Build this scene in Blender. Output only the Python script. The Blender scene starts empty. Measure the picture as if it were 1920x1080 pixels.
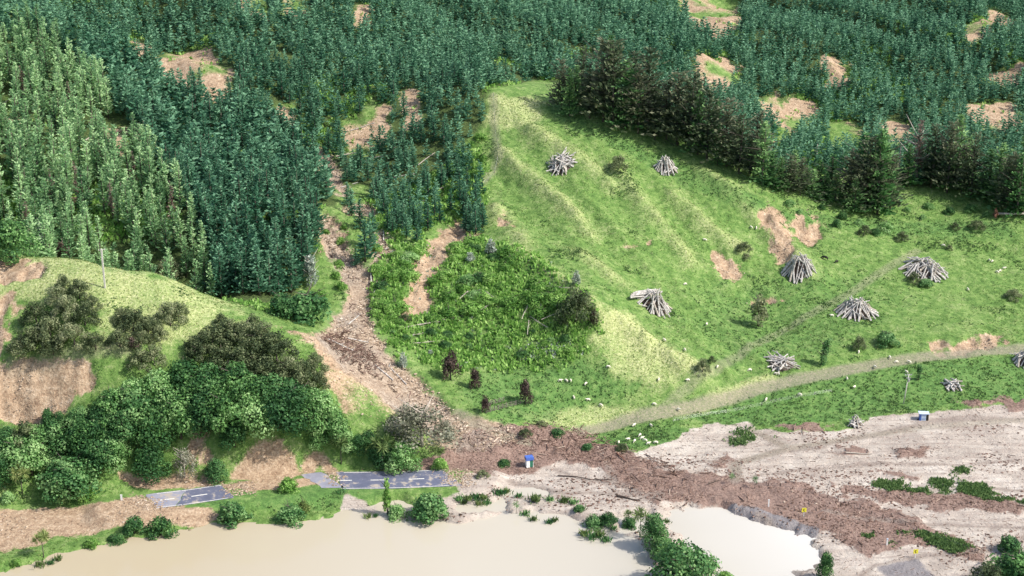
import bpy, math, random
import numpy as np
from mathutils import Vector, Matrix
random.seed(7); rng = np.random.default_rng(11)
R = math.radians
C = bpy.context.scene.collection
scene = bpy.context.scene

# ------------------------------------------------------------------ camera
CAM_H, PITCH, F = 195.0, R(20.8), 3000.0
cam_d = bpy.data.cameras.new('camera'); cam = bpy.data.objects.new('camera', cam_d); C.objects.link(cam)
cam.location = (0, 0, CAM_H); cam.rotation_euler = (R(90) - PITCH, 0, 0)
cam_d.sensor_width = 36; cam_d.lens = 36 * F / 1920; cam_d.clip_start = 1; cam_d.clip_end = 6000
scene.camera = cam
# ------------------------------------------------------------------ light
SUN_AZ, SUN_EL = R(-106), R(46)      # azimuth of the sun's position, measured from +Y towards -X
sd = Vector((-math.sin(SUN_AZ)*math.cos(SUN_EL), math.cos(SUN_AZ)*math.cos(SUN_EL), math.sin(SUN_EL)))
sun_d = bpy.data.lights.new('sun', 'SUN'); sun = bpy.data.objects.new('sun', sun_d); C.objects.link(sun)
sun_d.energy = 3.9; sun_d.angle = R(1.2); sun_d.color = (1.0, 0.95, 0.87)
sun.rotation_euler = sd.to_track_quat('Z', 'Y').to_euler(); sun.location = (200, 100, 500)
w = bpy.data.worlds.new('World'); scene.world = w; w.use_nodes = True
nt = w.node_tree; bg = nt.nodes['Background']; sky = nt.nodes.new('ShaderNodeTexSky')
sky.sky_type = 'NISHITA'; sky.sun_disc = False; sky.sun_elevation = SUN_EL
sky.sun_rotation = math.atan2(sd.x, sd.y); sky.air_density = 1.0; sky.dust_density = 3.0; sky.ozone_density = 1.0
nt.links.new(sky.outputs[0], bg.inputs[0]); bg.inputs[1].default_value = 0.15
scene.view_settings.view_transform = 'Standard'; scene.view_settings.look = 'None'
scene.view_settings.exposure = 0.48; scene.view_settings.gamma = 1
scene.render.engine = 'CYCLES'

# ------------------------------------------------------------------ pixel / world helpers
cp, sp_ = math.cos(PITCH), math.sin(PITCH)
def ray(px, py):
    u = (px - 960) / F; v = (540 - py) / F
    return np.array([u, cp + v*sp_, -sp_ + v*cp])
def at(px, py, Y):                      # point on the sight line at ground distance Y
    d = ray(px, py); t = Y / d[1]
    return (d[0]*t, Y, CAM_H + d[2]*t)
def proj(x, y, z):
    zz = z - CAM_H
    f = y*cp - zz*sp_; u = x / f; v = (y*sp_ + zz*cp) / f
    return 960 + F*u, 540 - F*v
# ------------------------------------------------------------------ noise
def h2(ix, iy, s):
    n = (ix.astype(np.int64)*374761393 + iy.astype(np.int64)*668265263 + s*974634777) & 0xffffffff
    n = ((n ^ (n >> 13)) * 1274126177) & 0xffffffff
    return ((n ^ (n >> 16)) & 0xffff) / 65535.0
def vnoise(x, y, s=0):
    ix = np.floor(x); iy = np.floor(y); fx = x-ix; fy = y-iy
    fx = fx*fx*(3-2*fx); fy = fy*fy*(3-2*fy)
    a = h2(ix, iy, s); b = h2(ix+1, iy, s); c = h2(ix, iy+1, s); d = h2(ix+1, iy+1, s)
    return (a*(1-fx)+b*fx)*(1-fy) + (c*(1-fx)+d*fx)*fy
def fbm(x, y, wl, o=4, s=0, g=0.5):
    t = 0; a = 1; n = 0
    for k in range(o):
        t = t + a*(vnoise(x/wl+k*17.3, y/wl-k*9.1, s+k)*2-1); n += a; a *= g; wl *= 0.5
    return t/n
def sstep(a, b, x):
    t = np.clip((x-a)/(b-a), 0, 1); return t*t*(3-2*t)
def inpoly(px, py, poly):
    r = np.zeros(px.shape, bool); n = len(poly)
    for i in range(n):
        x1, y1 = poly[i]; x2, y2 = poly[(i+1) % n]
        if y1 == y2: continue
        c = ((y1 > py) != (y2 > py)) & (px < (x2-x1)*(py-y1)/(y2-y1)+x1)
        r ^= c
    return r
# ------------------------------------------------------------------ terrain height: spline through surveyed points
ctrl = [ # px, py, ground distance
 (-250,0,600),(0,0,620),(0,150,560),(0,300,500),(-250,300,500),(-250,470,445),(200,0,635),(200,200,548),(100,470,450),
 (480,0,650),(460,150,570),(300,300,510),(350,450,458),(400,200,552),(550,400,480),(560,560,441),(450,540,440),
 (590,280,540),(640,360,510),(690,450,475),(660,560,442),(650,600,430),(740,700,408),(900,800,390),(830,760,398),
 (800,100,620),(750,300,535),(800,0,680),(820,400,500),(780,500,460),
 (1100,0,720),(1340,30,720),(1600,0,740),(1900,0,750),(2200,0,760),(1900,100,670),(2200,150,650),(1900,250,600),(2200,300,590),(1500,100,660),
 (1500,230,605),(1350,130,632),(1600,290,570),(1650,400,530),(1480,400,515),(1450,370,520),(1200,250,545),(1100,215,552),
 (920,175,560),(1000,182,562),(1000,150,605),(1100,100,640),
 (920,240,545),(930,320,522),(920,420,492),(1050,305,525),(1247,310,530),(1080,430,487),(1180,480,476),(1120,570,440),(1223,563,456),
 (1200,640,432),(1290,690,424),(1150,700,420),(1120,785,405.5),(1000,740,411),(950,640,430),(850,550,450),(900,440,482),(1000,520,455),
 (1350,500,485),(1400,600,460),(1498,495,490),(1605,577,468),(1730,500,495),(1900,500,500),(1900,420,524),(2200,420,530),
 (2200,560,480),(1900,650,447),(2200,650,448),(1750,650,445),(1600,650,443),(1465,677,434),(1350,740,418),(1300,800,403.5),(1600,780,409),(1900,760,415),(2200,765,414),
 # knoll on the left
 (-250,478,432),(0,482,430),(150,487,424),(300,512,418),(400,566,411),(470,592,408),(530,610,405),(600,645,400),(700,725,395),(800,795,388),(880,840,384),
 (197,540,406),(0,540,408),(60,600,398),(-250,600,398),(240,600,397),(350,640,393),(450,690,388),(560,740,384),(0,675,386),(120,665,386),(230,655,386.5),(-250,680,384),
 (0,790,376),(100,790,376),(-250,800,374),(300,760,380),(450,790,377),(600,800,380),(700,830,380),(300,870,371),(450,880,371),(600,885,373),(100,900,367),(-250,910,366),
]
pts = [at(*c) for c in ctrl]
for px, py in [(-250,960),(0,950),(200,945),(400,930),(550,912),(700,900),(850,890),(950,870),(1100,850),(1200,840),(1400,850),(1600,850),(1800,850),(2150,850),
               (0,1050),(300,1010),(600,970),(900,950),(1100,950),(1300,950),(1500,950),(1700,950),(1900,950),(2200,950),(600,1100),(0,1150),(1200,1100),(1800,1100),(2200,1150),(-300,1150)]:
    z = 1.0; d = ray(px, py); t = (z-CAM_H)/d[2]; pts.append((d[0]*t, d[1]*t, z))
for x, y in [(-300,200),(0,200),(300,200),(-150,250),(150,250)]: pts.append((x, y, 0.8))
pts += [(-420,760,120),(-200,800,100),(0,850,88),(200,880,78),(420,900,72),(-420,420,46),(-420,370,10),(-420,560,75),(420,520,25),(420,420,3),(450,650,45),
        (-120,440,24),(-95,433,23),(-150,445,29)]
P_ = np.array(pts); cxy = P_[:, :2]; cz = P_[:, 2]
def tps_k(d2): return 0.5*d2*np.log(d2+1e-9)
n = len(P_); K = tps_k(((cxy[:, None]-cxy[None])**2).sum(-1)/1e4) + np.eye(n)*0.0004
A = np.zeros((n+3, n+3)); A[:n, :n] = K; A[:n, n] = 1; A[:n, n+1:] = cxy/100; A[n:, :n] = A[:n, n:].T
sol = np.linalg.solve(A, np.concatenate([cz, np.zeros(3)]))
def tps(x, y):
    x = np.clip(x, -430, 430); y = np.clip(y, 200, 900)
    out = np.empty(x.size); xf = x.ravel(); yf = y.ravel()
    for i in range(0, xf.size, 40000):
        a = xf[i:i+40000]; b = yf[i:i+40000]
        d2 = ((a[:, None]-cxy[None, :, 0])**2 + (b[:, None]-cxy[None, :, 1])**2)/1e4
        out[i:i+40000] = tps_k(d2) @ sol[:n] + sol[n] + sol[n+1]*a/100 + sol[n+2]*b/100
    return out.reshape(x.shape)
def spaced(a, b, st, lo, hi):
    core = np.arange(a, b+st/2, st); l = []; s = st; v = a
    while v > lo: s *= 1.25; v -= s; l.append(v)
    r = []; s = st; v = b
    while v < hi: s *= 1.25; v += s; r.append(v)
    return np.array(l[::-1] + list(core) + r)
gx = spaced(-300, 300, 0.8, -3000, 3000); gy = spaced(290, 830, 0.8, -800, 4500)
# base on a coarse lattice, then refined
cxs = np.arange(-440, 441, 4.0); cys = np.arange(196, 910, 4.0)
CX, CY = np.meshgrid(cxs, cys); CZ = tps(CX, CY)
def cubic_up(gx, gy):
    def w4(t): return np.stack([-0.5*t+t*t-0.5*t**3, 1-2.5*t*t+1.5*t**3, 0.5*t+2*t*t-1.5*t**3, -0.5*t*t+0.5*t**3])
    fx = np.clip((gx-cxs[0])/4, 1, len(cxs)-3.001); fy = np.clip((gy-cys[0])/4, 1, len(cys)-3.001)
    ix = fx.astype(int); iy = fy.astype(int); wx = w4(fx-ix); wy = w4(fy-iy)
    rows = sum(wx[k][None, :]*CZ[:, ix-1+k] for k in range(4))
    return sum(wy[k][:, None]*rows[iy-1+k, :] for k in range(4))
Z = cubic_up(gx, gy)
GX, GY = np.meshgrid(gx, gy)
def lerp_lookup(G, x, y):
    x = np.asarray(x, float); y = np.asarray(y, float)
    fx = np.interp(x, gx, np.arange(len(gx))); fy = np.interp(y, gy, np.arange(len(gy)))
    ix = np.minimum(fx.astype(int), len(gx)-2); iy = np.minimum(fy.astype(int), len(gy)-2); fx = fx-ix; fy = fy-iy
    return (G[iy, ix]*(1-fx)+G[iy, ix+1]*fx)*(1-fy) + (G[iy+1, ix]*(1-fx)+G[iy+1, ix+1]*fx)*fy
def ground(px, py, G=None):             # where the sight line meets the ground
    G = Z if G is None else G
    d = ray(px, py); ts = np.linspace(280, 1000, 1500)/d[1]
    z = CAM_H + d[2]*ts; g = lerp_lookup(G, d[0]*ts, d[1]*ts)
    k = np.argmax(z < g)
    if z[k] >= g[k]: k = len(ts)-1
    t0 = ts[max(k-1, 0)]; t1 = ts[k]
    for _ in range(12):
        t = (t0+t1)/2
        if CAM_H+d[2]*t < lerp_lookup(G, d[0]*t, d[1]*t): t1 = t
        else: t0 = t
    return np.array([d[0]*t1, d[1]*t1, lerp_lookup(G, d[0]*t1, d[1]*t1)])
def world_line(pl, G=None): return np.array([ground(*p, G)[:2] for p in pl])
def dist_line(wl):
    out = np.full(GX.shape, 1e9); al = np.zeros(GX.shape); L = 0
    m = 14
    x0, x1 = wl[:, 0].min()-m, wl[:, 0].max()+m; y0, y1 = wl[:, 1].min()-m, wl[:, 1].max()+m
    i0, i1 = np.searchsorted(gy, [y0, y1]); j0, j1 = np.searchsorted(gx, [x0, x1])
    X = GX[i0:i1, j0:j1]; Y = GY[i0:i1, j0:j1]; o = np.full(X.shape, 1e9)
    for a, b in zip(wl[:-1], wl[1:]):
        v = b-a; t = np.clip(((X-a[0])*v[0]+(Y-a[1])*v[1])/max(v@v, 1e-6), 0, 1)
        o = np.minimum(o, np.hypot(X-a[0]-t*v[0], Y-a[1]-t*v[1]))
    out[i0:i1, j0:j1] = o
    return out
PX0, PY0 = proj(GX, GY, Z)
J1 = fbm(GX, GY, 9, 5, 3, .7)*1.3; J2 = fbm(GX, GY, 9, 5, 23, .7)*1.3
J3 = rng.normal(0, 1, GX.shape)*.5+fbm(GX, GY, 3, 2, 31); J4 = rng.normal(0, 1, GX.shape)*.3+fbm(GX, GY, 3, 2, 33)
def pm(poly, amp=10, soft=1):           # region of the ground, ragged edges
    m = inpoly(PX0 + (J1+.55*J3)*amp*2, PY0 + (J2+.55*J4)*amp, poly).astype(float)
    if soft:
        k = m.copy(); k[1:] += m[:-1]; k[:-1] += m[1:]; k[:, 1:] += m[:, :-1]; k[:, :-1] += m[:, 1:]; m = k/5
    m[(GY < 285) | (GY > 830)] = m[(GY < 285) | (GY > 830)]
    return m
def un(*a):
    o = a[0]
    for b in a[1:]: o = np.maximum(o, b)
    return o
# --- where things are
water_p = [[(-3000,1105),(-400,1100),(0,1062),(60,1047),(150,1028),(200,1014),(330,992),(420,980),(520,980),(600,966),(680,958),(730,972),(800,970),(870,974),(950,952),
            (1060,958),(1120,975),(1200,1003),(1225,1040),(1215,1100),(1300,1200),(1600,1300),(4000,9000),(-4000,9000)],
           [(1250,955),(1300,942),(1370,946),(1420,968),(1480,988),(1540,1003),(1500,1012),(1530,1030),(1510,1060),(1500,1100),(1520,1150),(1350,1150),(1340,1060),(1290,1015),(1262,985)],
           [(930,912),(1010,912),(1040,922),(990,932),(930,926)],[(1150,965),(1215,960),(1240,985),(1215,1000),(1160,990)],[(700,945),(760,935),(780,950),(720,965)],
           [(850,942),(940,936),(950,955),(860,958)]]
W = un(*[pm(p, 13 if i == 1 else 7) for i, p in enumerate(water_p)])
flat = sstep(4.5, 1.5, Z)
FORA = [(-900,-400),(2900,-400),(2900,330),(1900,372),(1700,345),(1560,325),(1470,330),(1330,262),(1240,215),(1100,160),(1010,150),(915,165),(912,235),(870,270),(905,330),(900,420),(880,438),
        (850,372),(800,400),(790,430),(740,440),(745,395),(700,395),(690,350),(660,350),(640,320),(600,275),(560,275),(620,340),(635,385),(590,395),(600,430),(600,470),(520,605),(400,585),(-900,500)]
bare_p = [[(300,95),(390,80),(425,150),(390,165),(330,160),(300,140)],[(240,70),(275,75),(275,95),(245,90)],[(440,-30),(505,-30),(505,40),(480,35),(450,15)],[(525,-20),(575,10),(560,30),(535,20)],
          [(1262,5),(1300,-30),(1390,-30),(1392,45),(1360,60),(1300,48)],[(1300,110),(1380,100),(1390,140),(1340,165),(1305,150)],[(1452,195),(1480,182),(1520,190),(1540,215),(1500,235),(1470,262),(1452,262)],[(1550,235),(1600,222),(1625,262),(1560,270)],
          [(1660,228),(1702,232),(1704,262),(1662,262)],[(1805,50),(1850,42),(1855,75),(1815,85)],[(1850,20),(1900,30),(1900,55),(1850,50)],[(660,25),(700,25),(700,45),(665,45)],[(1540,115),(1590,120),(1595,148),(1550,150)],
          [(750,170),(785,165),(790,230),(760,235)],[(690,190),(730,200),(720,260),(680,230)],[(390,160),(440,130),(430,190),(380,200)],[(520,195),(560,200),(560,225),(525,220)],[(640,210),(690,230),(700,290),(650,270)],
          [(1850,130),(1920,130),(1920,150),(1850,150)],[(1420,180),(1460,170),(1455,210),(1430,215)],[(1800,200),(1900,190),(1920,230),(1850,240)],[(190,240),(240,250),(230,310),(200,300)],[(0,175),(30,180),(35,235),(0,240)]]
bare = un(*[pm(p, 9) for p in bare_p]); bare_dn = un(bare, *[pm([(a, b+15) for a, b in p], 7) for p in bare_p])
forest = np.clip(pm(FORA, 5) - bare_dn, 0, 1)
crestY = np.interp(GX, [-160,-135,-118,-94,-77,-69,-60,-49,-33,-22,-10], [434,430,426,419.5,413,410,407,402,397,390,384])
forest = forest*np.where(GX < -20, sstep(crestY+3, crestY+6, GY), 1)
scar_p = [[(-60,488),(60,490),(90,500),(85,520),(40,525),(-60,540)],[(-60,690),(20,678),(180,668),(185,690),(160,725),(110,785),(20,790),(-60,780)],
          [(450,850),(470,820),(540,815),(560,850),(570,880),(540,900),(460,900),(440,880)],[(560,830),(600,822),(640,860),(640,890),(590,900),(565,880)],
          [(360,800),(400,800),(400,850),(370,880),(350,850)],[(210,870),(290,880),(420,890),(420,915),(300,920),(220,905)],
          [(590,400),(610,395),(640,430),(640,470),(615,480),(595,450)],[(845,402),(888,408),(884,440),(855,478),(815,505),(806,540),(795,585),(772,604),(748,585),(762,535),(778,482)],
          [(1412,398),(1450,376),(1478,400),(1482,440),(1505,492),(1466,492),(1440,440)],[(1488,405),(1520,396),(1546,415),(1540,450),(1508,462),(1488,440)],[(1185,455),(1202,452),(1205,465),(1190,466)],[(940,400),(955,405),(950,440),(938,430)],[(1330,470),(1360,465),(1385,500),(1380,525),(1350,520),(1333,500)],
          [(1740,645),(1760,635),(1800,640),(1850,625),(1880,630),(1890,645),(1820,655),(1745,660)],[(1390,560),(1470,555),(1475,562),(1400,568)],
          [(-60,560),(40,540),(45,570),(20,640),(0,680),(-60,690)]]
scars = un(*[pm(p, 12) for p in scar_p])*sstep(-.85, -.3, fbm(GX, GY*.35, 5, 3, 701))
gul_p = [[(565,275),(600,275),(640,320),(662,368),(640,374),(612,335)],[(700,428),(725,430),(728,470),(708,505),(695,480)],
  [(590,402),(612,396),(642,440),(660,478),(695,498),(700,560),(688,600),(722,645),(765,700),(860,768),(960,798),(960,832),(860,852),(780,792),(705,742),(655,695),(612,655),(600,632),(628,600),(652,550),(640,505),(612,470)],[(640,385),(700,380),(705,400),(660,405)]]
gully = un(*[pm(p, 9) for p in gul_p])
knoll_d = pm([(520,605),(640,640),(740,720),(860,780),(900,830),(800,850),(700,800),(640,770),(600,720),(560,690),(620,690)], 12)
silt = np.clip(un(pm([(640,945),(700,950),(760,952),(850,935),(1000,925),(1250,940),(1260,1010),(1100,1010),(900,990),(640,985)], 6), pm([(860,935),(860,900),(960,875),(1130,850),(1200,850),(1310,800),(1400,788),(1410,806),(1500,812),(1590,806),(1640,782),(1740,772),(1950,762),(4000,762),(6000,6000),(1100,6000),(1200,1000),(1060,950)], 8)), 0, 1)
debris_p = [[(850,885),(700,880),(860,835),(870,800),(930,790),(1000,800),(1080,805),(1110,825),(1190,850),(1260,880),(1400,898),(1500,912),(1600,938),(1700,972),(1850,1030),(1830,1052),(1700,1022),(1640,1040),(1560,1010),(1500,985),(1400,955),
             (1290,940),(1220,950),(1180,925),(1120,880),(1050,870),(1000,890),(900,900)],
            [(1550,905),(1640,915),(1760,930),(1920,945),(2300,960),(2300,990),(1920,965),(1800,958),(1640,945),(1600,930)],
            [(1560,830),(1600,835),(1640,850),(1600,855),(1565,845)],[(1660,840),(1740,835),(1735,850),(1690,855)],[(1340,850),(1370,855),(1375,872),(1345,868)],[(1650,875),(1740,900),(1700,905),(1660,890)],
            [(1780,752),(2200,752),(2200,768),(1800,765)],[(1450,790),(1560,800),(1540,812),(1460,806)]]
debris = un(*[pm(p, 13) for p in debris_p])
mudl = pm([(-400,935),(60,955),(240,940),(275,945),(300,962),(360,958),(430,965),(400,985),(250,990),(100,1010),(0,1035),(-400,1080)], 8)
mudl2 = pm([(415,915),(470,905),(600,895),(640,925),(560,925),(470,935),(430,925)], 5)
wet = un(pm([(1360,945),(1420,955),(1480,975),(1540,995),(1525,1005),(1460,990),(1400,968),(1360,952)], 3), pm([(1640,1060),(1720,1045),(1760,1080),(1660,1090)], 4)*.7)
scrub = np.clip(pm([(690,480),(760,450),(880,440),(960,470),(1050,520),(1120,590),(1110,660),(1060,690),(960,690),(880,700),(800,690),(740,650),(700,600)], 14), 0, 1)
lush = un(pm([(920,700),(1010,660),(1120,690),(1200,740),(1000,790),(920,790),(880,720)], 20), pm([(1030,190),(1200,265),(1450,385),(1650,410),(1900,420),(1900,450),(1650,440),(1430,410),(1180,290),(1030,220)], 12),
          pm([(1270,790),(1500,700),(1920,660),(2300,650),(2300,750),(1700,770),(1500,800),(1420,800),(1300,790)], 12), pm([(1100,815),(1250,790),(1310,810),(1280,830),(1180,842),(1100,835)], 6),
          pm([(1300,540),(1600,520),(1700,560),(1560,660),(1380,690),(1290,600)], 40)*.6, pm([(300,950),(600,925),(720,925),(720,940),(600,955),(440,965)], 6))
dryp = un(pm([(-300,478),(150,486),(300,510),(440,570),(440,610),(350,660),(200,640),(170,560),(-300,560)], 20), pm([(1110,575),(1160,590),(1300,700),(1200,745),(1130,700)], 22), pm([(915,175),(1020,180),(1000,240),(920,240)], 10),
          pm([(960,770),(1120,760),(1230,770),(1100,800),(1000,795)], 14), pm([(1240,770),(1440,700),(1480,720),(1300,780)], 8))
track_l = [world_line([(1090,808),(1180,785),(1300,762),(1420,728),(1550,700),(1700,672),(1920,652),(2150,640)]), world_line([(860,775),(930,805),(990,830)])]
trk = np.maximum(sstep(3.2, 1.6, dist_line(track_l[0])), sstep(2.2, 1.2, dist_line(track_l[1])))
trk2 = un(*[sstep(2.2, 0.8, dist_line(world_line(p))) for p in ([(1250,760),(1350,690),(1480,610),(1600,545),(1720,470)],[(925,180),(928,240),(935,300),(900,350)],[(1410,805),(1480,840),(1600,820),(1750,800),(1920,788)],
        [(1380,900),(1380,870),(1480,840)],[(20,680),(130,664),(240,657)])])
chan = un(*[sstep(w_, w_*.3, dist_line(world_line(p))+J1*1.2)*silt for p, w_ in (([(1410,805),(1440,822),(1480,845),(1540,838)],1.7),([(1480,842),(1600,822),(1680,808),(1740,792),(1800,785),(1920,786),(2200,780)],2.2),([(1380,905),(1378,870),(1480,842)],2.2),
   ([(1230,880),(1300,865),(1380,868)],1.2),([(1380,905),(1430,890),(1520,880),(1650,868),(1800,872),(1920,862)],1.1),([(1740,920),(1850,915),(1920,920)],1.),([(1130,850),(1150,900),(1200,930),(1240,925)],1.6),([(1040,880),(1100,900),(1150,905)],1.3),([(960,905),(1060,925),(1160,925),(1240,935)],1.5),
   ([(1600,1090),(1640,1060),(1720,1045),(1830,1035),(1920,1010)],1.3),([(1420,965),(1500,1010),(1530,1040),(1500,1080)],1.4),([(1540,960),(1620,975),(1760,985),(1920,990)],1.))])
ribs = [[(940,290),(1000,340),(1060,390),(1110,440)],[(1150,320),(1210,390),(1260,450),(1300,500)],[(1265,370),(1330,430),(1390,470)],[(960,470),(1030,520),(1090,560)],[(1110,575),(1180,620),(1250,665),(1310,700)],
        [(1000,250),(1080,300),(1140,350)],[(1080,470),(1150,520),(1200,560)],[(930,400),(980,460)],[(1440,420),(1480,470),(1520,520)],[(1320,330),(1380,370),(1420,410)]]
rib = np.zeros(Z.shape)
for k, p in enumerate(ribs):
    wl = world_line(p); d = dist_line(wl + 0)
    rib = np.maximum(rib, np.exp(-(d/3.6)**2)*(1.0 if k != 4 else 1.3))
rib *= 0.75 + 0.5*J1
# --- relief
farw = sstep(470, 560, GY)
along = GX*.45-GY*.89; across = GX*.89+GY*.45
hillm = pm([(930,190),(1060,240),(1460,400),(1560,520),(1420,700),(1250,740),(1120,690),(1110,580),(960,470),(910,420)], 4, 1)
for _ in range(6):
    hillm[1:-1, 1:-1] = (hillm[1:-1, 1:-1]*2+hillm[:-2, 1:-1]+hillm[2:, 1:-1]+hillm[1:-1, :-2]+hillm[1:-1, 2:])/6
Z = Z + rib*2.6+(.28-np.abs(fbm(across, along*.22, 15, 4, 811)))*3.4*hillm
f2 = np.maximum(sstep(600, 670, GY), sstep(480, 560, GY)*sstep(-70, -110, GX))
Z += (fbm(GX, GY, 60, 3, 41)*4.0 + (.3-np.abs(fbm((GX+GY)*.8, (GY-GX)*.32, 34, 3, 43)))*13)*f2
Z += fbm(GX+GY*0.4, GY*0.6, 16, 4, 51)*0.9*(1-flat)
Z += (0.5-np.abs(fbm(GX, GY, 22, 3, 61)))*1.3*un(scars, gully, knoll_d)*(1-flat)
Z -= scars*1.7*(1-flat) + gully*1.8*(1-flat)
sc_ = un(scars, knoll_d*.5)*(1-flat)
Z += (np.abs(fbm(GX+0.25*GY, GY*.5, 6, 4, 65))-.22)*2.8*sc_+(np.abs(fbm(GX, GY*.25, 4, 3, 67))-.25)*1.6*sc_
Z += fbm(GX, GY, 3.0, 3, 71)*0.22
Z += fbm(GX, GY, 30, 3, 72)*0.18*flat
Z += debris*(0.4+1.0*fbm(GX, GY, 7, 5, 73, .65))*1.0
Z += trk*-0.25
road_l = world_line([(235,960),(290,951),(355,941),(430,931),(520,922),(600,915),(740,907),(880,904)])
rd = dist_line(road_l)
rw = sstep(12, 6, rd)
Z = Z*(1-rw) + 1.9*rw
Z = np.where((GY < 420), Z*(1-W) + np.minimum(Z, -0.7)*W, Z)
Z = np.where((GY < 420) & (W < 0.5), np.maximum(Z, 0.12+0.10*J1), Z)
Z[(GY < 300) & (W > .5)] = -1.5
Z += sstep(900, 1600, GY)*40

# ------------------------------------------------------------------ mesh builder
def mesh_np(name, v, faces, attrs=None, smooth=False):
    m = bpy.data.meshes.new(name); v = np.asarray(v, np.float32)
    m.vertices.add(len(v)); m.vertices.foreach_set('co', v.ravel())
    fs = faces if isinstance(faces, list) else [faces]
    fs = [np.asarray(f, np.int32) for f in fs if len(f)]
    tot = sum(len(f) for f in fs); loops = np.concatenate([f.ravel() for f in fs])
    m.loops.add(len(loops)); m.loops.foreach_set('vertex_index', loops)
    st = []; o = 0
    for f in fs: st.append(np.arange(len(f))*f.shape[1]+o); o += f.size
    m.polygons.add(tot); m.polygons.foreach_set('loop_start', np.concatenate(st).astype(np.int32))
    m.polygons.foreach_set('use_smooth', np.full(tot, smooth))
    for k, a in (attrs or {}).items():
        a = np.asarray(a, np.float32)
        if a.ndim == 1:
            at_ = m.attributes.new(k, 'FLOAT', 'POINT'); at_.data.foreach_set('value', a)
        else:
            at_ = m.attributes.new(k, 'FLOAT_COLOR', 'POINT'); at_.data.foreach_set('color', a.ravel())
    m.update(calc_edges=True); return m
def link(name, mesh, mat=None, parent=None, loc=None):
    o = bpy.data.objects.new(name, mesh); C.objects.link(o)
    if mat is not None and len(mesh.materials) == 0: mesh.materials.append(mat)
    if parent is not None: o.parent = parent
    if loc is not None: o.location = loc
    return o
def tag(o, label=None, cat=None, group=None, kind=None):
    if label: o['label'] = label
    if cat: o['category'] = cat
    if group: o['group'] = group
    if kind: o['kind'] = kind
    return o
def empty(name, loc, rz=0, s=1.0):
    o = bpy.data.objects.new(name, None); C.objects.link(o); o.location = loc; o.rotation_euler = (0, 0, rz); o.empty_display_size = .3
    o.scale = (s, s, s) if not isinstance(s, tuple) else s
    return o
# ------------------------------------------------------------------ materials
class NB:
    def __init__(s, name):
        s.m = bpy.data.materials.new(name); s.m.use_nodes = True; s.t = s.m.node_tree; s.b = s.t.nodes['Principled BSDF']; s.out = s.t.nodes['Material Output']
    def n(s, t, **k):
        x = s.t.nodes.new(t)
        for a, b in k.items(): setattr(x, a, b)
        return x
    def l(s, a, b): s.t.links.new(a, b)
    def noise(s, scale, detail=4, rough=.6, vec=None):
        x = s.n('ShaderNodeTexNoise'); x.inputs['Scale'].default_value = scale; x.inputs['Detail'].default_value = detail; x.inputs['Roughness'].default_value = rough
        if vec is not None: s.l(vec, x.inputs['Vector'])
        return x.outputs['Fac']
    def ramp(s, fac, stops):
        r = s.n('ShaderNodeValToRGB'); e = r.color_ramp.elements
        while len(e) < len(stops): e.new(0.5)
        for el, (p, c) in zip(e, stops): el.position = p; el.color = (*c, 1)
        s.l(fac, r.inputs[0]); return r.outputs[0]
    def mix(s, f, a, b):
        x = s.n('ShaderNodeMix', data_type='RGBA')
        for sock, v in ((x.inputs[0], f), (x.inputs[6], a), (x.inputs[7], b)):
            if hasattr(v, 'links'): s.l(v, sock)
            else: sock.default_value = v if not isinstance(v, tuple) else (*v, 1)
        return x.outputs[2]
    def math(s, op, a, b=0.0, clamp=False):
        x = s.n('ShaderNodeMath', operation=op, use_clamp=clamp)
        for sock, v in ((x.inputs[0], a), (x.inputs[1], b)):
            if hasattr(v, 'links'): s.l(v, sock)
            else: sock.default_value = v
        return x.outputs[0]
    def attr(s, n): 
        x = s.n('ShaderNodeAttribute'); x.attribute_name = n; return x
    def bump(s, h, st=.5, d=.3):
        x = s.n('ShaderNodeBump'); x.inputs['Strength'].default_value = st; x.inputs['Distance'].default_value = d; s.l(h, x.inputs['Height']); s.l(x.outputs[0], s.b.inputs['Normal'])
def simple(name, col, rough=.7, var=.25, scale=3, metal=0, spec=.3):
    b = NB(name); g = b.n('ShaderNodeNewGeometry')
    c2 = tuple(min(1, c*(1+var)) for c in col); c1 = tuple(c*(1-var) for c in col)
    b.l(b.ramp(b.noise(scale, 4, .6, g.outputs['Position']), [(.3, c1), (.7, c2)]), b.b.inputs['Base Color'])
    b.b.inputs['Roughness'].default_value = rough; b.b.inputs['Metallic'].default_value = metal; b.b.inputs['Specular IOR Level'].default_value = spec
    return b.m
def leafmat(name, lo, mid, hi, trans=.3, rnd=.45):
    b = NB(name); a = b.attr('tone'); oi = b.n('ShaderNodeObjectInfo')
    r = b.math('MULTIPLY', b.math('SUBTRACT', oi.outputs['Random'], .5), rnd)
    v = b.math('ADD', a.outputs['Fac'], r, True)
    col = b.ramp(v, [(.0, lo), (.5, mid), (1, hi)])
    b.l(col, b.b.inputs['Base Color']); b.b.inputs['Roughness'].default_value = .6; b.b.inputs['Specular IOR Level'].default_value = .25
    tr = b.n('ShaderNodeBsdfTranslucent'); b.l(col, tr.inputs[0])
    mx = b.n('ShaderNodeMixShader'); mx.inputs[0].default_value = trans
    b.l(b.b.outputs[0], mx.inputs[1]); b.l(tr.outputs[0], mx.inputs[2]); b.l(mx.outputs[0], b.out.inputs[0])
    return b.m
M = {}
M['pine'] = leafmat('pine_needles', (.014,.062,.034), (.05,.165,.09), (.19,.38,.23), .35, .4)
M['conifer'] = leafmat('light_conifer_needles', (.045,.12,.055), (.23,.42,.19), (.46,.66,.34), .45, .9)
M['oldpine'] = leafmat('old_pine_needles', (.022,.045,.022), (.08,.12,.06), (.18,.19,.12))
M['deadpine'] = leafmat('dead_needles', (.11,.075,.055), (.2,.14,.11), (.32,.25,.21))
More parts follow.
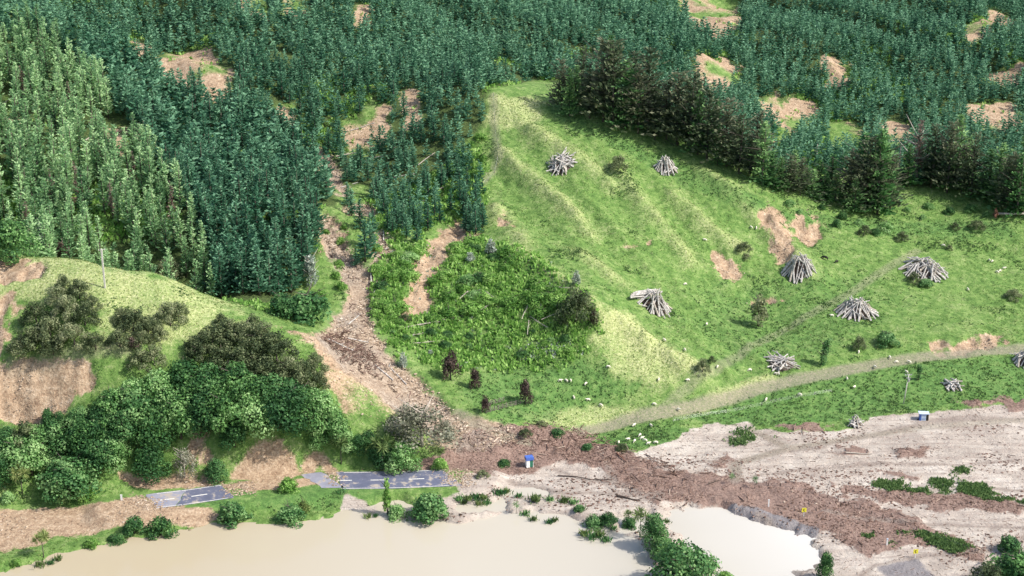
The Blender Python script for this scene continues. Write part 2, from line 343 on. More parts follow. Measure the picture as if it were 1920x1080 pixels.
M['leaf'] = leafmat('broad_leaves', (.035,.11,.035), (.16,.34,.10), (.40,.60,.26), .4, .9)
M['leaf2'] = leafmat('deep_green_leaves', (.022,.08,.028), (.085,.22,.068), (.26,.43,.17), .35, .6)
M['lime'] = leafmat('fresh_green_leaves', (.07,.19,.035), (.23,.44,.095), (.42,.62,.20), .42, .6)
M['kanuka'] = leafmat('olive_brown_leaves', (.05,.08,.035), (.17,.22,.10), (.37,.40,.23), .4, .7)
M['silver'] = leafmat('silver_leaves', (.18,.23,.17), (.36,.43,.36), (.62,.66,.6))
M['willow'] = leafmat('grey_willow_leaves', (.13,.14,.09), (.27,.28,.2), (.48,.47,.38))
M['brown'] = leafmat('dark_brown_leaves', (.045,.035,.03), (.10,.07,.06), (.2,.15,.12))
M['yellow'] = leafmat('yellow_green_leaves', (.09,.13,.03), (.2,.27,.08), (.38,.42,.18))
M['reed'] = leafmat('reed_blades', (.04,.08,.02), (.12,.19,.06), (.25,.33,.12))
M['grass'] = leafmat('grass_blades', (.09,.17,.035), (.17,.28,.075), (.34,.43,.17), .4)
M['bark'] = simple('bark', (.085,.075,.06), .85, .4, 4)
M['palebark'] = simple('pale_bark', (.38,.34,.29), .8, .35, 4)
M['deadwood'] = simple('weathered_wood', (.43,.41,.385), .8, .5, 1.3)
M['darkwood'] = simple('wet_wood_and_gap_shade', (.07,.05,.04), .7, .5, 2)
M['concrete'] = simple('concrete', (.55,.53,.48), .8, .1, 2)
M['white'] = simple('white_paint', (.8,.8,.78), .5, .05, 2)
M['yellowpaint'] = simple('yellow_sign_paint', (.75,.68,.06), .4, .05, 2)
M['black'] = simple('black_paint_and_shade', (.02,.02,.02), .4, .1, 2)
M['blue'] = simple('blue_paint', (.07,.14,.45), .4, .15, 2)
M['paleblue'] = simple('pale_blue_panel', (.5,.6,.72), .4, .1, 2)
M['greenpaint'] = simple('green_paint', (.03,.16,.10), .4, .15, 2)
M['wool'] = simple('wool', (.75,.70,.58), .9, .12, 6)
M['hide'] = simple('black_hide', (.018,.016,.015), .6, .3, 4)
M['fencewood'] = simple('fence_wood', (.17,.15,.13), .85, .4, 2)
M['metal'] = simple('galvanised_metal', (.45,.47,.47), .4, .1, 3, .7)
M['paint'] = simple('road_paint', (.75,.74,.68), .6, .12, 3)
# ground
def ground_mat():
    b = NB('ground'); g = b.n('ShaderNodeNewGeometry'); pos = g.outputs['Position']
    n1 = b.noise(.05, 5, .6, pos); n2 = b.noise(.45, 6, .7, pos); n3 = b.noise(1.6, 5, .7, pos); n4 = b.noise(.16, 4, .6, pos)
    A1 = b.attr('maska'); A2 = b.attr('maskb'); A3 = b.attr('maskc')
    s1 = b.n('ShaderNodeSeparateColor'); b.l(A1.outputs['Color'], s1.inputs[0]); s2 = b.n('ShaderNodeSeparateColor'); b.l(A2.outputs['Color'], s2.inputs[0]); s3 = b.n('ShaderNodeSeparateColor'); b.l(A3.outputs['Color'], s3.inputs[0])
    dry, dirt, silt, deb = s1.outputs[0], s1.outputs[1], s1.outputs[2], A1.outputs['Alpha']
    floor_, wet, track, lush = s2.outputs[0], s2.outputs[1], s2.outputs[2], A2.outputs['Alpha']
    gr = b.ramp(n2, [(.30, (.045,.095,.02)), (.43, (.09,.18,.038)), (.56, (.145,.245,.06)), (.7, (.26,.33,.13))])
    dg = b.ramp(n3, [(.3, (.21,.27,.09)), (.5, (.38,.42,.18)), (.7, (.54,.55,.31))])
    lg = b.ramp(n2, [(.32, (.05,.115,.028)), (.5, (.095,.20,.048)), (.68, (.17,.27,.08))])
    dryf = b.math('ADD', dry, b.math('MULTIPLY', b.math('SUBTRACT', b.math('MULTIPLY', b.math('ADD', n4, n3), .5), .515), 2.6), True)
    dryf = b.math('MULTIPLY', dryf, b.math('SUBTRACT', 1.0, b.math('MULTIPLY', lush, .75)))
    c = b.mix(b.math('MULTIPLY', lush, b.math('MULTIPLY', n1, 1.8, True), True), gr, lg); c = b.mix(dryf, c, dg)
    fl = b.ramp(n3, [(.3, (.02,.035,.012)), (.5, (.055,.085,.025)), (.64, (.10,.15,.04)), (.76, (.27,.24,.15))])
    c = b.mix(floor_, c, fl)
    di = b.ramp(b.math('MULTIPLY', b.math('ADD', n3, n2), .5), [(.32, (.14,.085,.055)), (.44, (.29,.20,.13)), (.54, (.42,.31,.21)), (.68, (.60,.49,.37))])
    def edge(m, k=.9):       # broken edge
        return b.math('MULTIPLY', b.math('SUBTRACT', b.math('ADD', m, b.math('MULTIPLY', b.math('SUBTRACT', n3, .5), k)), .35), 3.2, True)
    c = b.mix(edge(dirt), c, di)
    si = b.ramp(b.math('MULTIPLY', b.math('ADD', n1, n4), .5), [(.35, (.33,.28,.24)), (.5, (.45,.395,.34)), (.65, (.56,.51,.45))])
    sd_ = b.mix(b.ramp(n2, [(.28, (1,1,1)), (.36, (0,0,0))]), si, (.24,.17,.13))
    strv = b.n('ShaderNodeMapping'); strv.inputs['Scale'].default_value = (.05,.5,.1); strv.inputs['Rotation'].default_value = (0,0,-.12); b.l(pos, strv.inputs[0])
    st = b.noise(1.0, 5, .65, strv.outputs[0])
    sd_ = b.mix(b.ramp(st, [(.50, (0,0,0)), (.58, (.55,.55,.55)), (.62, (.1,.1,.1)), (.66, (.6,.6,.6)), (.72, (0,0,0))]), sd_, (.27,.21,.18))
    c = b.mix(edge(silt, .6), c, sd_)
    de = b.ramp(n3, [(.3, (.11,.07,.054)), (.46, (.21,.14,.113)), (.6, (.28,.195,.158)), (.75, (.38,.29,.24))])
    c = b.mix(edge(deb, 1.1), c, de)
    wt = b.ramp(n2, [(.3, (.17,.155,.16)), (.7, (.27,.25,.25))])
    c = b.mix(edge(wet, .5), c, wt)
    c = b.mix(b.math('MULTIPLY', s3.outputs[1], b.math('ADD', n2, .3), True), c, b.ramp(n3, [(.3, (.12,.10,.085)), (.5, (.27,.23,.19)), (.7, (.42,.37,.32))]))
    c = b.mix(b.math('MULTIPLY', s3.outputs[0], b.math('ADD', n3, .3), True), c, b.ramp(n3, [(.3, (.16,.12,.095)), (.6, (.30,.25,.215))]))
    tc = b.ramp(n3, [(.3, (.17,.17,.11)), (.55, (.27,.24,.18)), (.75, (.36,.30,.24))])
    c = b.mix(b.math('MULTIPLY', track, b.math('ADD', n3, .25), True), c, tc)
    b.l(c, b.b.inputs['Base Color'])
    ro = b.math('SUBTRACT', .92, b.math('ADD', b.math('MULTIPLY', silt, .28), b.math('MULTIPLY', wet, .35)), True); b.l(ro, b.b.inputs['Roughness'])
    b.b.inputs['Specular IOR Level'].default_value = .3
    b.bump(b.math('ADD', n2, b.math('MULTIPLY', n3, .5)), .7, .9)
    return b.m
dry_m = np.clip(rib*0.68 + dryp*0.72, 0, 1)
dirt_m = np.clip(un(scars, gully*.95, knoll_d*(.62+.7*fbm(GX, GY, 12, 4, 7)), bare_dn*.85*(fbm(GX,GY,14,3,5)*1.3+.8), mudl*.8, mudl2, pm(debris_p[0],7)*0), 0, 1)
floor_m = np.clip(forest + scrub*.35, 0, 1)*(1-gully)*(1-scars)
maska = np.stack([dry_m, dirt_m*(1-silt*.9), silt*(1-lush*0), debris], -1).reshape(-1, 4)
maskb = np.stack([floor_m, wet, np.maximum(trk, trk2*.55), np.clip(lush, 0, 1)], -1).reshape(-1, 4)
maskc = np.stack([chan, gully*.75*(.6+.8*np.clip(fbm(GX,GY,8,3,6)+.5,0,1)), Z*0, Z*0], -1).reshape(-1, 4)
ny, nx = Z.shape; idx = np.arange(ny*nx).reshape(ny, nx)
quads = np.stack([idx[:-1, :-1], idx[:-1, 1:], idx[1:, 1:], idx[1:, :-1]], -1).reshape(-1, 4)
xm = GX[:-1, :-1].ravel(); ym = GY[:-1, :-1].ravel()
V = np.stack([GX, GY, Z], -1).reshape(-1, 3)
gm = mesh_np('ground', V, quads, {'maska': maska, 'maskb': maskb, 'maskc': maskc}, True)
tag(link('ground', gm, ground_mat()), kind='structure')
# flood water
def water_mat():
    b = NB('silty_water_sky_sheen'); g = b.n('ShaderNodeNewGeometry'); s = b.n('ShaderNodeSeparateXYZ'); b.l(g.outputs['Position'], s.inputs[0])
    f = b.math('ADD', b.math('MULTIPLY', s.outputs[0], .0065), b.math('ADD', b.math('MULTIPLY', b.noise(.012, 3, .5, g.outputs['Position']), .35), .34), True)
    b.l(b.ramp(f, [(0, (.40,.345,.245)), (.45, (.45,.415,.345)), (.75, (.44,.415,.36)), (1, (.55,.54,.51))]), b.b.inputs['Base Color'])  # silt colours; paler right end also carries the sky's reflection as base colour
    b.b.inputs['Roughness'].default_value = .06; b.b.inputs['IOR'].default_value = 1.33
    b.bump(b.noise(1.2, 3, .5, g.outputs['Position']), .06, .05)
    return b.m
wv = [(-1500,-200,0),(1500,-200,0),(1500,425,0),(-1500,425,0)]
tag(link('flood_water', mesh_np('flood_water', wv, np.array([[0,1,2,3]])), water_mat()), kind='structure')
def G3(px, py, dz=0):
    p = ground(px, py); return Vector((p[0], p[1], p[2]+dz))
def zat(x, y): return float(lerp_lookup(Z, x, y))
exec_parts = []
# ------------------------------------------------------------------ plant builders
def tris_cloud(c, u, v, tone):
    """one triangle-pair leaf per centre: c centre, u half length, v half width"""
    n = len(c); V_ = np.stack([c-u, c+v, c+u, c-v], 1).reshape(-1, 3)
    return V_, np.arange(4*n).reshape(-1, 4), np.repeat(tone, 4)
def unit(a): return a/np.maximum(np.linalg.norm(a, axis=-1, keepdims=True), 1e-9)
def pine_crown(rs, whorls=13, per=7, blades=5, r=.2, base=.1, droop=-.05, pw=.85, leaf=.045, ragged=.15, gap=0.0):
    r_ = np.random.default_rng(rs); cs=[]; us=[]; vs=[]; tn=[]
    for i in range(whorls):
        f = (i+.5)/whorls; h = base+(1-base)*f; R_ = r*(1-f)**pw*(1+r_.normal(0, ragged))+.012
        k = max(3, int(per*(1-f*.5)))
        for j in range(k):
            if r_.random() < gap: continue
            a = r_.uniform(0, 2*math.pi); L = R_*r_.uniform(.7, 1.15); tb = r_.random()
            for q in range(blades):
                t = (q+.6)/blades; rr = L*t
                c = np.array([math.cos(a)*rr, math.sin(a)*rr, h+droop*t*L/r+.06*t*t+r_.normal(0, .008)]) + r_.normal(0, .012, 3)
                u = np.array([math.cos(a), math.sin(a), .55+r_.normal(0, .3)]); u = u/np.linalg.norm(u)*leaf*(1.2-f*.5)*r_.uniform(.7, 1.3)
                vv = np.cross(u, r_.normal(0, 1, 3)); vv = vv/np.linalg.norm(vv)*leaf*.42*(1.2-f*.4)
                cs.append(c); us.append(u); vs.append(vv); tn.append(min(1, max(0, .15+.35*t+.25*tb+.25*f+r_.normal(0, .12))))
    c = np.array(cs); z = c[:, 2]; c[:, 2] = np.clip(z, .02, 1.02)
    return tris_cloud(c, np.array(us), np.array(vs), np.array(tn))
def leafy(rs, lobes, n=900, leaf=.06, shell=.72):
    """foliage spread through lobes [(x,y,z,rx,ry,rz)] as small leaf clumps"""
    r_ = np.random.default_rng(rs); lb = np.array(lobes); vol = (lb[:, 3]*lb[:, 4]*lb[:, 5])**.67; k = r_.choice(len(lb), n, p=vol/vol.sum())
    d = unit(r_.normal(0, 1, (n, 3))); bump = 1+.16*np.sin(d[:, 0]*7+k)*np.sin(d[:, 1]*6+k*2)+.1*np.sin(d[:, 2]*9+k*3)
    rad = (shell+(1-shell)*r_.random(n)**.5)*bump; c = lb[k, :3]+d*lb[k, 3:]*rad[:, None]
    s = leaf*r_.uniform(.6, 1.35, n)
    nrm = unit(d+r_.normal(0, .55, (n, 3))); u = unit(np.cross(nrm, r_.normal(0, 1, (n, 3)))); v = np.cross(nrm, u)
    tone = np.clip(.42+.22*np.sin(c[:, 0]*9+c[:, 1]*7+c[:, 2]*8+rs)+r_.normal(0, .2, n)+.08*(k % 3-1), 0, 1)
    keep = c[:, 2] > .02
    return tris_cloud(c[keep], (u*s[:, None])[keep], (v*s[:, None]*.8)[keep], tone[keep])
def rlobes(rs, n=9, spread=.38, size=.26, flat_=.7, z0=.45, top=.85):
    r_ = np.random.default_rng(rs); o = [(0, 0, (z0+top)/2, size*1.25, size*1.25, size*1.1)]
    for i in range(n):
        a = 2.4*i+r_.uniform(-.4, .4); q = math.sqrt((i+.5)/n)*spread; z = top-(q/spread)**1.6*(top-z0)+r_.normal(0, .04); s = size*r_.uniform(.7, 1.2)
        o.append((math.cos(a)*q, math.sin(a)*q, z-s*.5, s, s, s*flat_*1.1))
    return o
def stick(p0, p1, r0, r1, k=5, rough=0):
    p0 = np.array(p0, float); p1 = np.array(p1, float); d = p1-p0; L = np.linalg.norm(d); d /= L
    a = np.cross(d, [0, 0, 1] if abs(d[2]) < .9 else [1, 0, 0]); a /= np.linalg.norm(a); b = np.cross(d, a); nseg = 3 if rough else 1
    rings = []
    for s in range(nseg+1):
        t = s/nseg; c = p0+(p1-p0)*t+(rng.normal(0, rough, 3) if 0 < s < nseg else 0); rr = r0+(r1-r0)*t
        rings.append([c+(a*math.cos(2*math.pi*j/k)+b*math.sin(2*math.pi*j/k))*rr for j in range(k)])
    v = np.array(rings).reshape(-1, 3); f = [[s*k+j, s*k+(j+1) % k, (s+1)*k+(j+1) % k, (s+1)*k+j] for s in range(nseg) for j in range(k)]
    v = np.concatenate([v, [p0, p1]]); n0 = len(v)-2
    t = [[(j+1) % k, j, n0, n0] for j in range(k)]
    t3 = [[(j+1) % k, j, n0] for j in range(k)]+[[nseg*k+j, nseg*k+(j+1) % k, n0+1] for j in range(k)]
    return v, np.array(f), np.array(t3)
class MB:
    def __init__(s): s.v = []; s.q = []; s.t = []; s.n = 0
    def add(s, v, q=None, t=None):
        v = np.asarray(v, float); s.v.append(v)
        if q is not None and len(q): s.q.append(np.asarray(q)+s.n)
        if t is not None and len(t): s.t.append(np.asarray(t)+s.n)
        s.n += len(v)
    def stick(s, *a, **k): s.add(*stick(*a, **k))
    def box(s, c, d, rz=0, tilt=None):
        c = np.array(c, float); v = np.array([[x, y, z] for x in (-.5, .5) for y in (-.5, .5) for z in (-.5, .5)])*np.array(d)
        ca, sa = math.cos(rz), math.sin(rz); v = np.stack([v[:, 0]*ca-v[:, 1]*sa, v[:, 0]*sa+v[:, 1]*ca, v[:, 2]], 1)+c
        s.add(v, [[0,1,3,2],[4,6,7,5],[0,4,5,1],[2,3,7,6],[0,2,6,4],[1,5,7,3]])
    def mesh(s, name, attrs=None, smooth=False):
        fs = []
        if s.q: fs.append(np.concatenate(s.q))
        if s.t: fs.append(np.concatenate(s.t))
        return mesh_np(name, np.concatenate(s.v), fs, attrs, smooth)
    def build(s, name, mat, parent=None, smooth=False, loc=None): return link(name, s.mesh(name, smooth=smooth), mat, parent, loc)
def trunk_mesh(h=1.0, r=.02, limbs=0, rs=0, lean=.03, top=.95, k=6):
    m = MB(); r_ = np.random.default_rng(rs); x, y = r_.normal(0, lean, 2)
    m.stick((0, 0, -.06*h), (x*.5, y*.5, h*top*.5), r*1.15, r*.75, k=k); m.stick((x*.5, y*.5, h*top*.5), (x, y, h*top), r*.75, r*.2, k=k)
    for i in range(limbs):
        z = h*r_.uniform(.3, .75); a = r_.uniform(0, 6.28); L = h*r_.uniform(.18, .38); f = z/(h*top)
        m.stick((x*f, y*f, z), (math.cos(a)*L+x, math.sin(a)*L+y, z+L*r_.uniform(.3, .9)), r*.5, r*.12, k=4)
    return m.mesh('trunk', smooth=True)
def crown_mesh(name, vqt, mat):
    v, q, t = vqt; m = mesh_np(name, v, q, {'tone': t}); m.materials.append(mat); return m
trunks = [trunk_mesh(1, .018, 0, i) for i in range(3)]
for t in trunks: t.materials.append(M['bark'])
tk_b = [trunk_mesh(1, .03, 7, 20+i, top=.75) for i in range(4)]
for t in tk_b: t.materials.append(M['bark'])
tk_old = [trunk_mesh(1, .013, 6, 40+i, top=.97) for i in range(4)]
for t in tk_old: t.materials.append(M['bark'])
tk_pale = [trunk_mesh(1, .03, 14, 60+i, top=.8) for i in range(2)]
for t in tk_pale: t.materials.append(M['palebark'])
def tree(name, crown, trunk, loc, s, label, cat, group=None, rz=None, parts=True, lean=None):
    o = empty(name, loc, random.uniform(0, 6.28) if rz is None else rz, s)
    if lean: o.rotation_euler = (lean[0], lean[1], 0)
    tag(o, label, cat, group)
    link('crown', crown, parent=o)
    if trunk is not None: link('trunk', trunk, parent=o)
    return o
# ------------------------------------------------------------------ plantation forest
def px_of(x, y, z): return proj(x, y, z)
def jgrid(st, x0, x1, y0, y1, j=.38):
    X, Y = np.meshgrid(np.arange(x0, x1, st), np.arange(y0, y1, st)); X = X+(np.arange(X.shape[0]) % 2)[:, None]*st*.5
    return (X+rng.uniform(-j, j, X.shape)*st).ravel(), (Y+rng.uniform(-j, j, X.shape)*st).ravel()
def thin(x, y, G, thr=.5):
    return lerp_lookup(G, x, y) > thr
# three kinds of stand, told apart by where they grow
Pl = [(-900,60),(0,85),(60,70),(100,85),(150,150),(200,190),(240,240),(300,330),(350,400),(385,470),(400,560),(400,640),(-900,640)]   # light conifers
Pt = [(-900,-400),(0,-400),(0,0),(60,60),(230,120),(330,200),(470,230),(560,275),(620,340),(640,390),(600,430),(610,490),(520,620),(400,620),(385,470),(350,400),(240,240),(150,150),(60,70),(-900,60)]
x, y = jgrid(2.95, -330, 330, 436, 822); ok = thin(x, y, forest) & (np.abs(x) < .40*y+25)
x, y = x[ok], y[ok]; z = lerp_lookup(Z, x, y); px, py = proj(x, y, lerp_lookup(cubic_z := Z, x, y))
isl = inpoly(px, py, Pl); ist = inpoly(px, py, Pt) & ~isl
# tall conifers grow further apart
keep = np.where(isl, rng.random(len(x)) < .32, np.where(ist, rng.random(len(x)) < .48, rng.random(len(x)) < .93))
dens = fbm(x, y, 28, 3, 91); keep &= (dens > -.55) | isl | ist
fallen_z = (px > 600) & (px < 900) & (py > 160) & (py < 420); keep &= ~(fallen_z & (rng.random(len(x)) < .35))
x, y, z, px, py, isl, ist = [a[keep] for a in (x, y, z, px, py, isl, ist)]
D = np.hypot(x, y)
hgt = np.where(isl, rng.uniform(12, 17, len(x)), np.where(ist, rng.uniform(10, 14.5, len(x)), rng.uniform(5.0, 9.2, len(x))))*(1+.10*fbm(x, y, 40, 2, 95))
hgt = np.where(ist, hgt*(1+.20*sstep(300, 480, py)), hgt)
# individuals: the ones that show largest
inframe = (px > -20) & (px < 1940) & (py - hgt*F/D*.95 < 1080) & (py > 5)
cz_far = np.zeros(len(x), bool)
# behind the knoll crest only tops show: still counted when the top clears it
crest = np.interp(px, [-250,0,150,300,400,470,530,600,650], [478,480,485,510,564,590,608,640,660])
vis = inframe & (py - hgt*F/D*.9 < crest)
size = hgt/D
def pick(mask, n):
    i = np.where(mask & vis)[0]; return i[np.argsort(-size[i])[:n]]
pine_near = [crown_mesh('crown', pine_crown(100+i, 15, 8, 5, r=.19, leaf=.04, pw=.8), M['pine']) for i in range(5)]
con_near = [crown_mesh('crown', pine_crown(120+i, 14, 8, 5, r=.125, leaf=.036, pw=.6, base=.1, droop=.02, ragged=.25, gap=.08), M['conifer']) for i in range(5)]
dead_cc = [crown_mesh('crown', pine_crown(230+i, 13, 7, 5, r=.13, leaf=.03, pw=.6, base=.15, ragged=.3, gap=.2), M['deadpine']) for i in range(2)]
kind_l = pick(isl, 300); kind_t = pick(ist, 160); kind_y = pick(~isl & ~ist, 140)
single = np.zeros(len(x), bool)
browned = rng.random(len(x)) < .06
for k in kind_l:
    single[k] = True
    s = (hgt[k]*1.0)
    if random.random() < .04:
        tree('dead_conifer_tree', dead_cc[k % 2], trunks[0], (x[k], y[k], z[k]-.2), (s*.9, s*.9, s*.9), 'dead grey-brown conifer among the pale green stand behind the knoll', 'dead tree', 'dead conifers in the pale stand'); continue
    tree('conifer_tree', con_near[k % 5], trunks[k % 3], (x[k], y[k], z[k]-.2), (s*1.12, s*1.12, s), 'light green slender conifer in the pale stand behind the grassy knoll', 'conifer', 'light green conifers behind the knoll')
for k in kind_t:
    single[k] = True; s = hgt[k]
    tree('pine_tree', pine_near[k % 5], trunks[k % 3], (x[k], y[k], z[k]-.2), (s*1.15, s*1.15, s), 'tall dark blue-green pine in the dense stand left of the gully', 'pine tree', 'tall dark pines left of the gully')
for k in kind_y:
    single[k] = True; s = hgt[k]
    tree('pine_tree', pine_near[(k+2) % 5], trunks[k % 3], (x[k], y[k], z[k]-.2), (s*1.25, s*1.25, s), 'young blue-green pine at the near edge of the plantation above the gully and shelter belt', 'pine tree', 'young plantation pines')
def merge(protos, idxs, sc, name, mat):
    vs = []; qs = []; ts = []; n0 = 0
    for p, (v, q, t) in enumerate(protos):
        ii = idxs[np.arange(len(idxs)) % len(protos) == p]
        if not len(ii): continue
        a = rng.uniform(0, 6.28, len(ii)); s = hgt[ii][:, None]; ca, sa = np.cos(a)[:, None], np.sin(a)[:, None]
        X = (v[None, :, 0]*ca-v[None, :, 1]*sa)*s*sc+x[ii][:, None]; Y = (v[None, :, 0]*sa+v[None, :, 1]*ca)*s*sc+y[ii][:, None]; Zz = v[None, :, 2]*s+z[ii][:, None]-.2
        lx, ly = rng.normal(0, .05, (2, len(ii), 1)); X = X+(Zz-z[ii][:, None])*lx; Y = Y+(Zz-z[ii][:, None])*ly
        vs.append(np.stack([X, Y, Zz], -1).reshape(-1, 3)); tv = rng.normal(0, .2, (len(ii), 1))+.15*fbm(x[ii], y[ii], 35, 2, 77)[:, None]; ts.append(np.clip(t[None]+tv, 0, 1).ravel())
        qs.append((q[None]+(np.arange(len(ii))*len(v))[:, None, None]).reshape(-1, 4)+n0); n0 += len(ii)*len(v)
    if not vs: return None
    return link(name, mesh_np(name, np.concatenate(vs), np.concatenate(qs), {'tone': np.concatenate(ts)}), mat)
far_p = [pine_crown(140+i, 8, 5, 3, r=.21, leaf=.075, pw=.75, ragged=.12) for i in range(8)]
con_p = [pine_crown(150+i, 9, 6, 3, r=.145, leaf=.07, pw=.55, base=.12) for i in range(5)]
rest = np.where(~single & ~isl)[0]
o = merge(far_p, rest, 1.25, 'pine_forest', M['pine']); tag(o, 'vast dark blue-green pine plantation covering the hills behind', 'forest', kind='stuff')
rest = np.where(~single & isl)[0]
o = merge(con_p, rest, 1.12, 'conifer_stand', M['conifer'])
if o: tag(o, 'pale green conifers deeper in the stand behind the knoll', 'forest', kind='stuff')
print('forest', len(x), 'light', isl.sum(), 'tall', ist.sum(), len(kind_l), len(kind_t))
# ------------------------------------------------------------------ old shelter belt along the paddock
GP = 'dark pines at the foot of the plantation beside the gully'
for i, (a, b_, h) in enumerate([(685,490,13),(695,470,12),(676,430,10),(720,402,9),(762,446,8),(802,432,9),(782,455,8),(892,440,9),(880,424,9),(905,425,8),(660,405,9),(652,386,8),(742,415,9),(825,418,8),(845,398,8),(870,405,9),(700,440,8),(770,425,8),(815,405,8),(728,430,7),(668,500,6)]):
    tree('pine_tree', pine_near[i % 5], trunks[i % 3], G3(a, b_), (h*1.3, h*1.3, h), 'dark pine standing apart at the foot of the plantation between gully and grassy ridge', 'pine tree', GP)
old_c = [crown_mesh('crown', pine_crown(200+i, 19, 13, 6, r=.27, leaf=.034, pw=.45, base=.12, ragged=.34, gap=.14), M['oldpine']) for i in range(6)]
dead_c = [crown_mesh('crown', pine_crown(210+i, 16, 10, 6, r=.15, leaf=.026, pw=.5, base=.2, ragged=.3, gap=.05), M['deadpine']) for i in range(2)]
old_g = [crown_mesh('crown', pine_crown(220+i, 19, 12, 6, r=.24, leaf=.034, pw=.65, base=.05, ragged=.3, gap=.1), M['leaf2']) for i in range(3)]
belt = [ # base px, base py, height m, kind, width
 (1052,206,18,0,1.0),(1080,212,24,0,1.1),(1105,222,27,0,1.1),(1068,218,20,0,1.),(1130,228,27,0,1.1),(1150,238,26,0,1.),(1172,240,28,0,1.15),(1196,250,28,0,1.1),(1215,246,27,0,1.),(1228,262,23,0,1.),(1250,262,25,0,1.1),(1270,272,22,0,1.1),
 (1092,200,25,0,1.),(1142,210,27,0,1.),(1188,222,28,0,1.1),(1225,235,24,0,1.),(1290,282,23,0,1.),(1308,290,21,2,1.),(1325,300,23,0,1.1),(1345,310,20,2,1.),(1362,312,22,0,1.1),(1385,325,19,0,1.1),(1405,335,22,0,1.),(1428,345,20,2,1.1),(1445,352,18,0,1.2),
 (1300,262,21,0,1.1),(1340,280,21,0,1.1),(1380,300,20,2,1.1),(1420,318,19,0,1.1),(1462,358,14,2,1.4),(1478,360,13,0,1.5),(1500,366,12,0,1.5),(1522,372,12,2,1.5),(1545,376,12,0,1.5),(1565,382,14,0,1.3),(1488,350,12,2,1.4),(1512,352,11,2,1.5),(1535,358,11,2,1.5),(1558,364,12,2,1.4),
 (1600,385,25,0,.85),(1622,398,27,0,.8),(1645,402,30,2,.75),(1668,398,24,0,.8),(1590,388,17,0,1.1),(1640,392,22,2,1.),(1700,350,22,0,.9),(1745,352,21,0,.8),(1775,362,24,0,.75),(1802,362,25,0,.8),(1790,350,22,2,.9),(1820,372,20,0,.8),
 (1885,398,24,0,.9),(1905,405,26,0,.85),(1925,400,24,0,.9),(1870,380,18,2,.9),(1612,375,20,2,1.),(1655,380,22,2,1.),(1630,370,24,2,.9),(1600,398,14,2,1.2),(1735,335,18,2,1.),(1810,345,20,2,1.),(1850,372,15,2,1.2),(1915,380,24,2,1.),(1895,392,20,0,.9),(1760,345,14,2,1.2)]
for i, (a, b_, h, kd, wd) in enumerate(belt):
    p = G3(a, b_); h = h*random.choice((.7, .85, 1.0, 1.08, 1.18)); wd = wd*random.uniform(.95, 1.25)*(1.25 if a > 1570 else 1)
    if kd == 0 and random.random() < .3: kd = 2
    c = (old_c[i % 6] if kd == 0 else old_g[i % 3])
    if a < 1460: lb, gp = ('tall ragged brown-green old pine in the shelter belt along the top of the paddock' if kd == 0 else 'dense green pine standing among the browned trees of the shelter belt'), ('old ragged pines of the shelter belt' if kd == 0 else 'green pines of the shelter belt')
    elif a < 1580: lb, gp = 'low dark scrubby tree filling the dip in the shelter belt above the clay slip', 'low scrubby trees in the dip of the shelter belt'
    elif a < 1690: lb, gp = 'tall thin dark pine in the clump right of the dip in the shelter belt', 'tall thin pines right of the dip'
    else: lb, gp = 'sparse old pine with bare trunk at the right end of the shelter belt', 'sparse old pines at the right end of the belt'
    tree('old_pine_tree', c, tk_old[i % 4], p, (h*wd, h*wd, h), lb, 'pine tree', gp)
tree('dead_pine_tree', dead_c[0], tk_pale[0], G3(1718,338), (26*.8, 26*.8, 22), 'dead pinkish-grey pine with bare branches between the green pines at right', 'dead tree')
tree('dead_pine_tree', dead_c[1], tk_pale[1], G3(1893,372), (15, 15, 16), 'dead pale pine with drooping bare branches at the right edge', 'dead tree')
for (a, b_, h, lb) in [(1683,335,12,'bleached bare tree trunk standing left of the dead pine'),(1530,300,6,'short bleached stump trunk standing above the low scrubby trees')]:
    m = MB(); m.stick((0,0,-.3),(.1,0,h*.6),.32,.24,k=7,rough=.05); m.stick((.1,0,h*.6),(.25,.1,h),.24,.1,k=6); o = empty('bleached_snag', G3(a, b_)); tag(o, lb, 'dead trunk')
    m.build('trunk', M['palebark'], o, True)
    q = MB()
    for k in range(5): f = random.uniform(.4,.9)*h; an = random.uniform(0,6.28); q.stick((.1,0,f),(math.cos(an)*1.2,math.sin(an)*1.2,f+.5),.08,.03,k=4)
    q.build('branch_stubs', M['palebark'], o)
# ------------------------------------------------------------------ broadleaf trees and shrubs
bl = {}
def variants(key, mat, nv, nleaf, leaf, lob=None, **kw):
    bl[key] = [crown_mesh('crown', leafy(300+hash_(key)+i, rlobes(500+hash_(key)+i, **(lob or {})), nleaf, leaf, **kw), M[mat]) for i in range(nv)]
def hash_(s): return sum(ord(c)*(i+1) for i, c in enumerate(s)) % 400
rd_l = dict(n=9, spread=.34, size=.24, z0=.30, top=.86, flat_=.85)
bush_l = dict(n=8, spread=.36, size=.26, z0=.14, top=.72, flat_=.8)
variants('leaf', 'leaf', 6, 4600, .025, rd_l, shell=.7); variants('leaf2', 'leaf2', 4, 4600, .025, rd_l, shell=.7)
variants('lime', 'lime', 5, 2000, .038, bush_l, shell=.6); variants('bushg', 'leaf', 5, 2600, .034, bush_l, shell=.65); variants('bushd', 'leaf2', 4, 2600, .034, bush_l, shell=.65)
variants('kanuka', 'kanuka', 6, 2800, .027, dict(n=14, spread=.50, size=.17, z0=.2, top=.9, flat_=1.0), shell=.4)
variants('brown', 'brown', 3, 1100, .032, dict(n=8, spread=.24, size=.17, z0=.3, top=.9, flat_=1.3), shell=.3)
variants('silver', 'silver', 3, 900, .036, dict(n=9, spread=.22, size=.16, z0=.2, top=.92, flat_=1.3), shell=.3)
variants('willow', 'willow', 3, 1500, .024, dict(n=12, spread=.42, size=.2, z0=.3, top=.88, flat_=1.0), shell=.15)
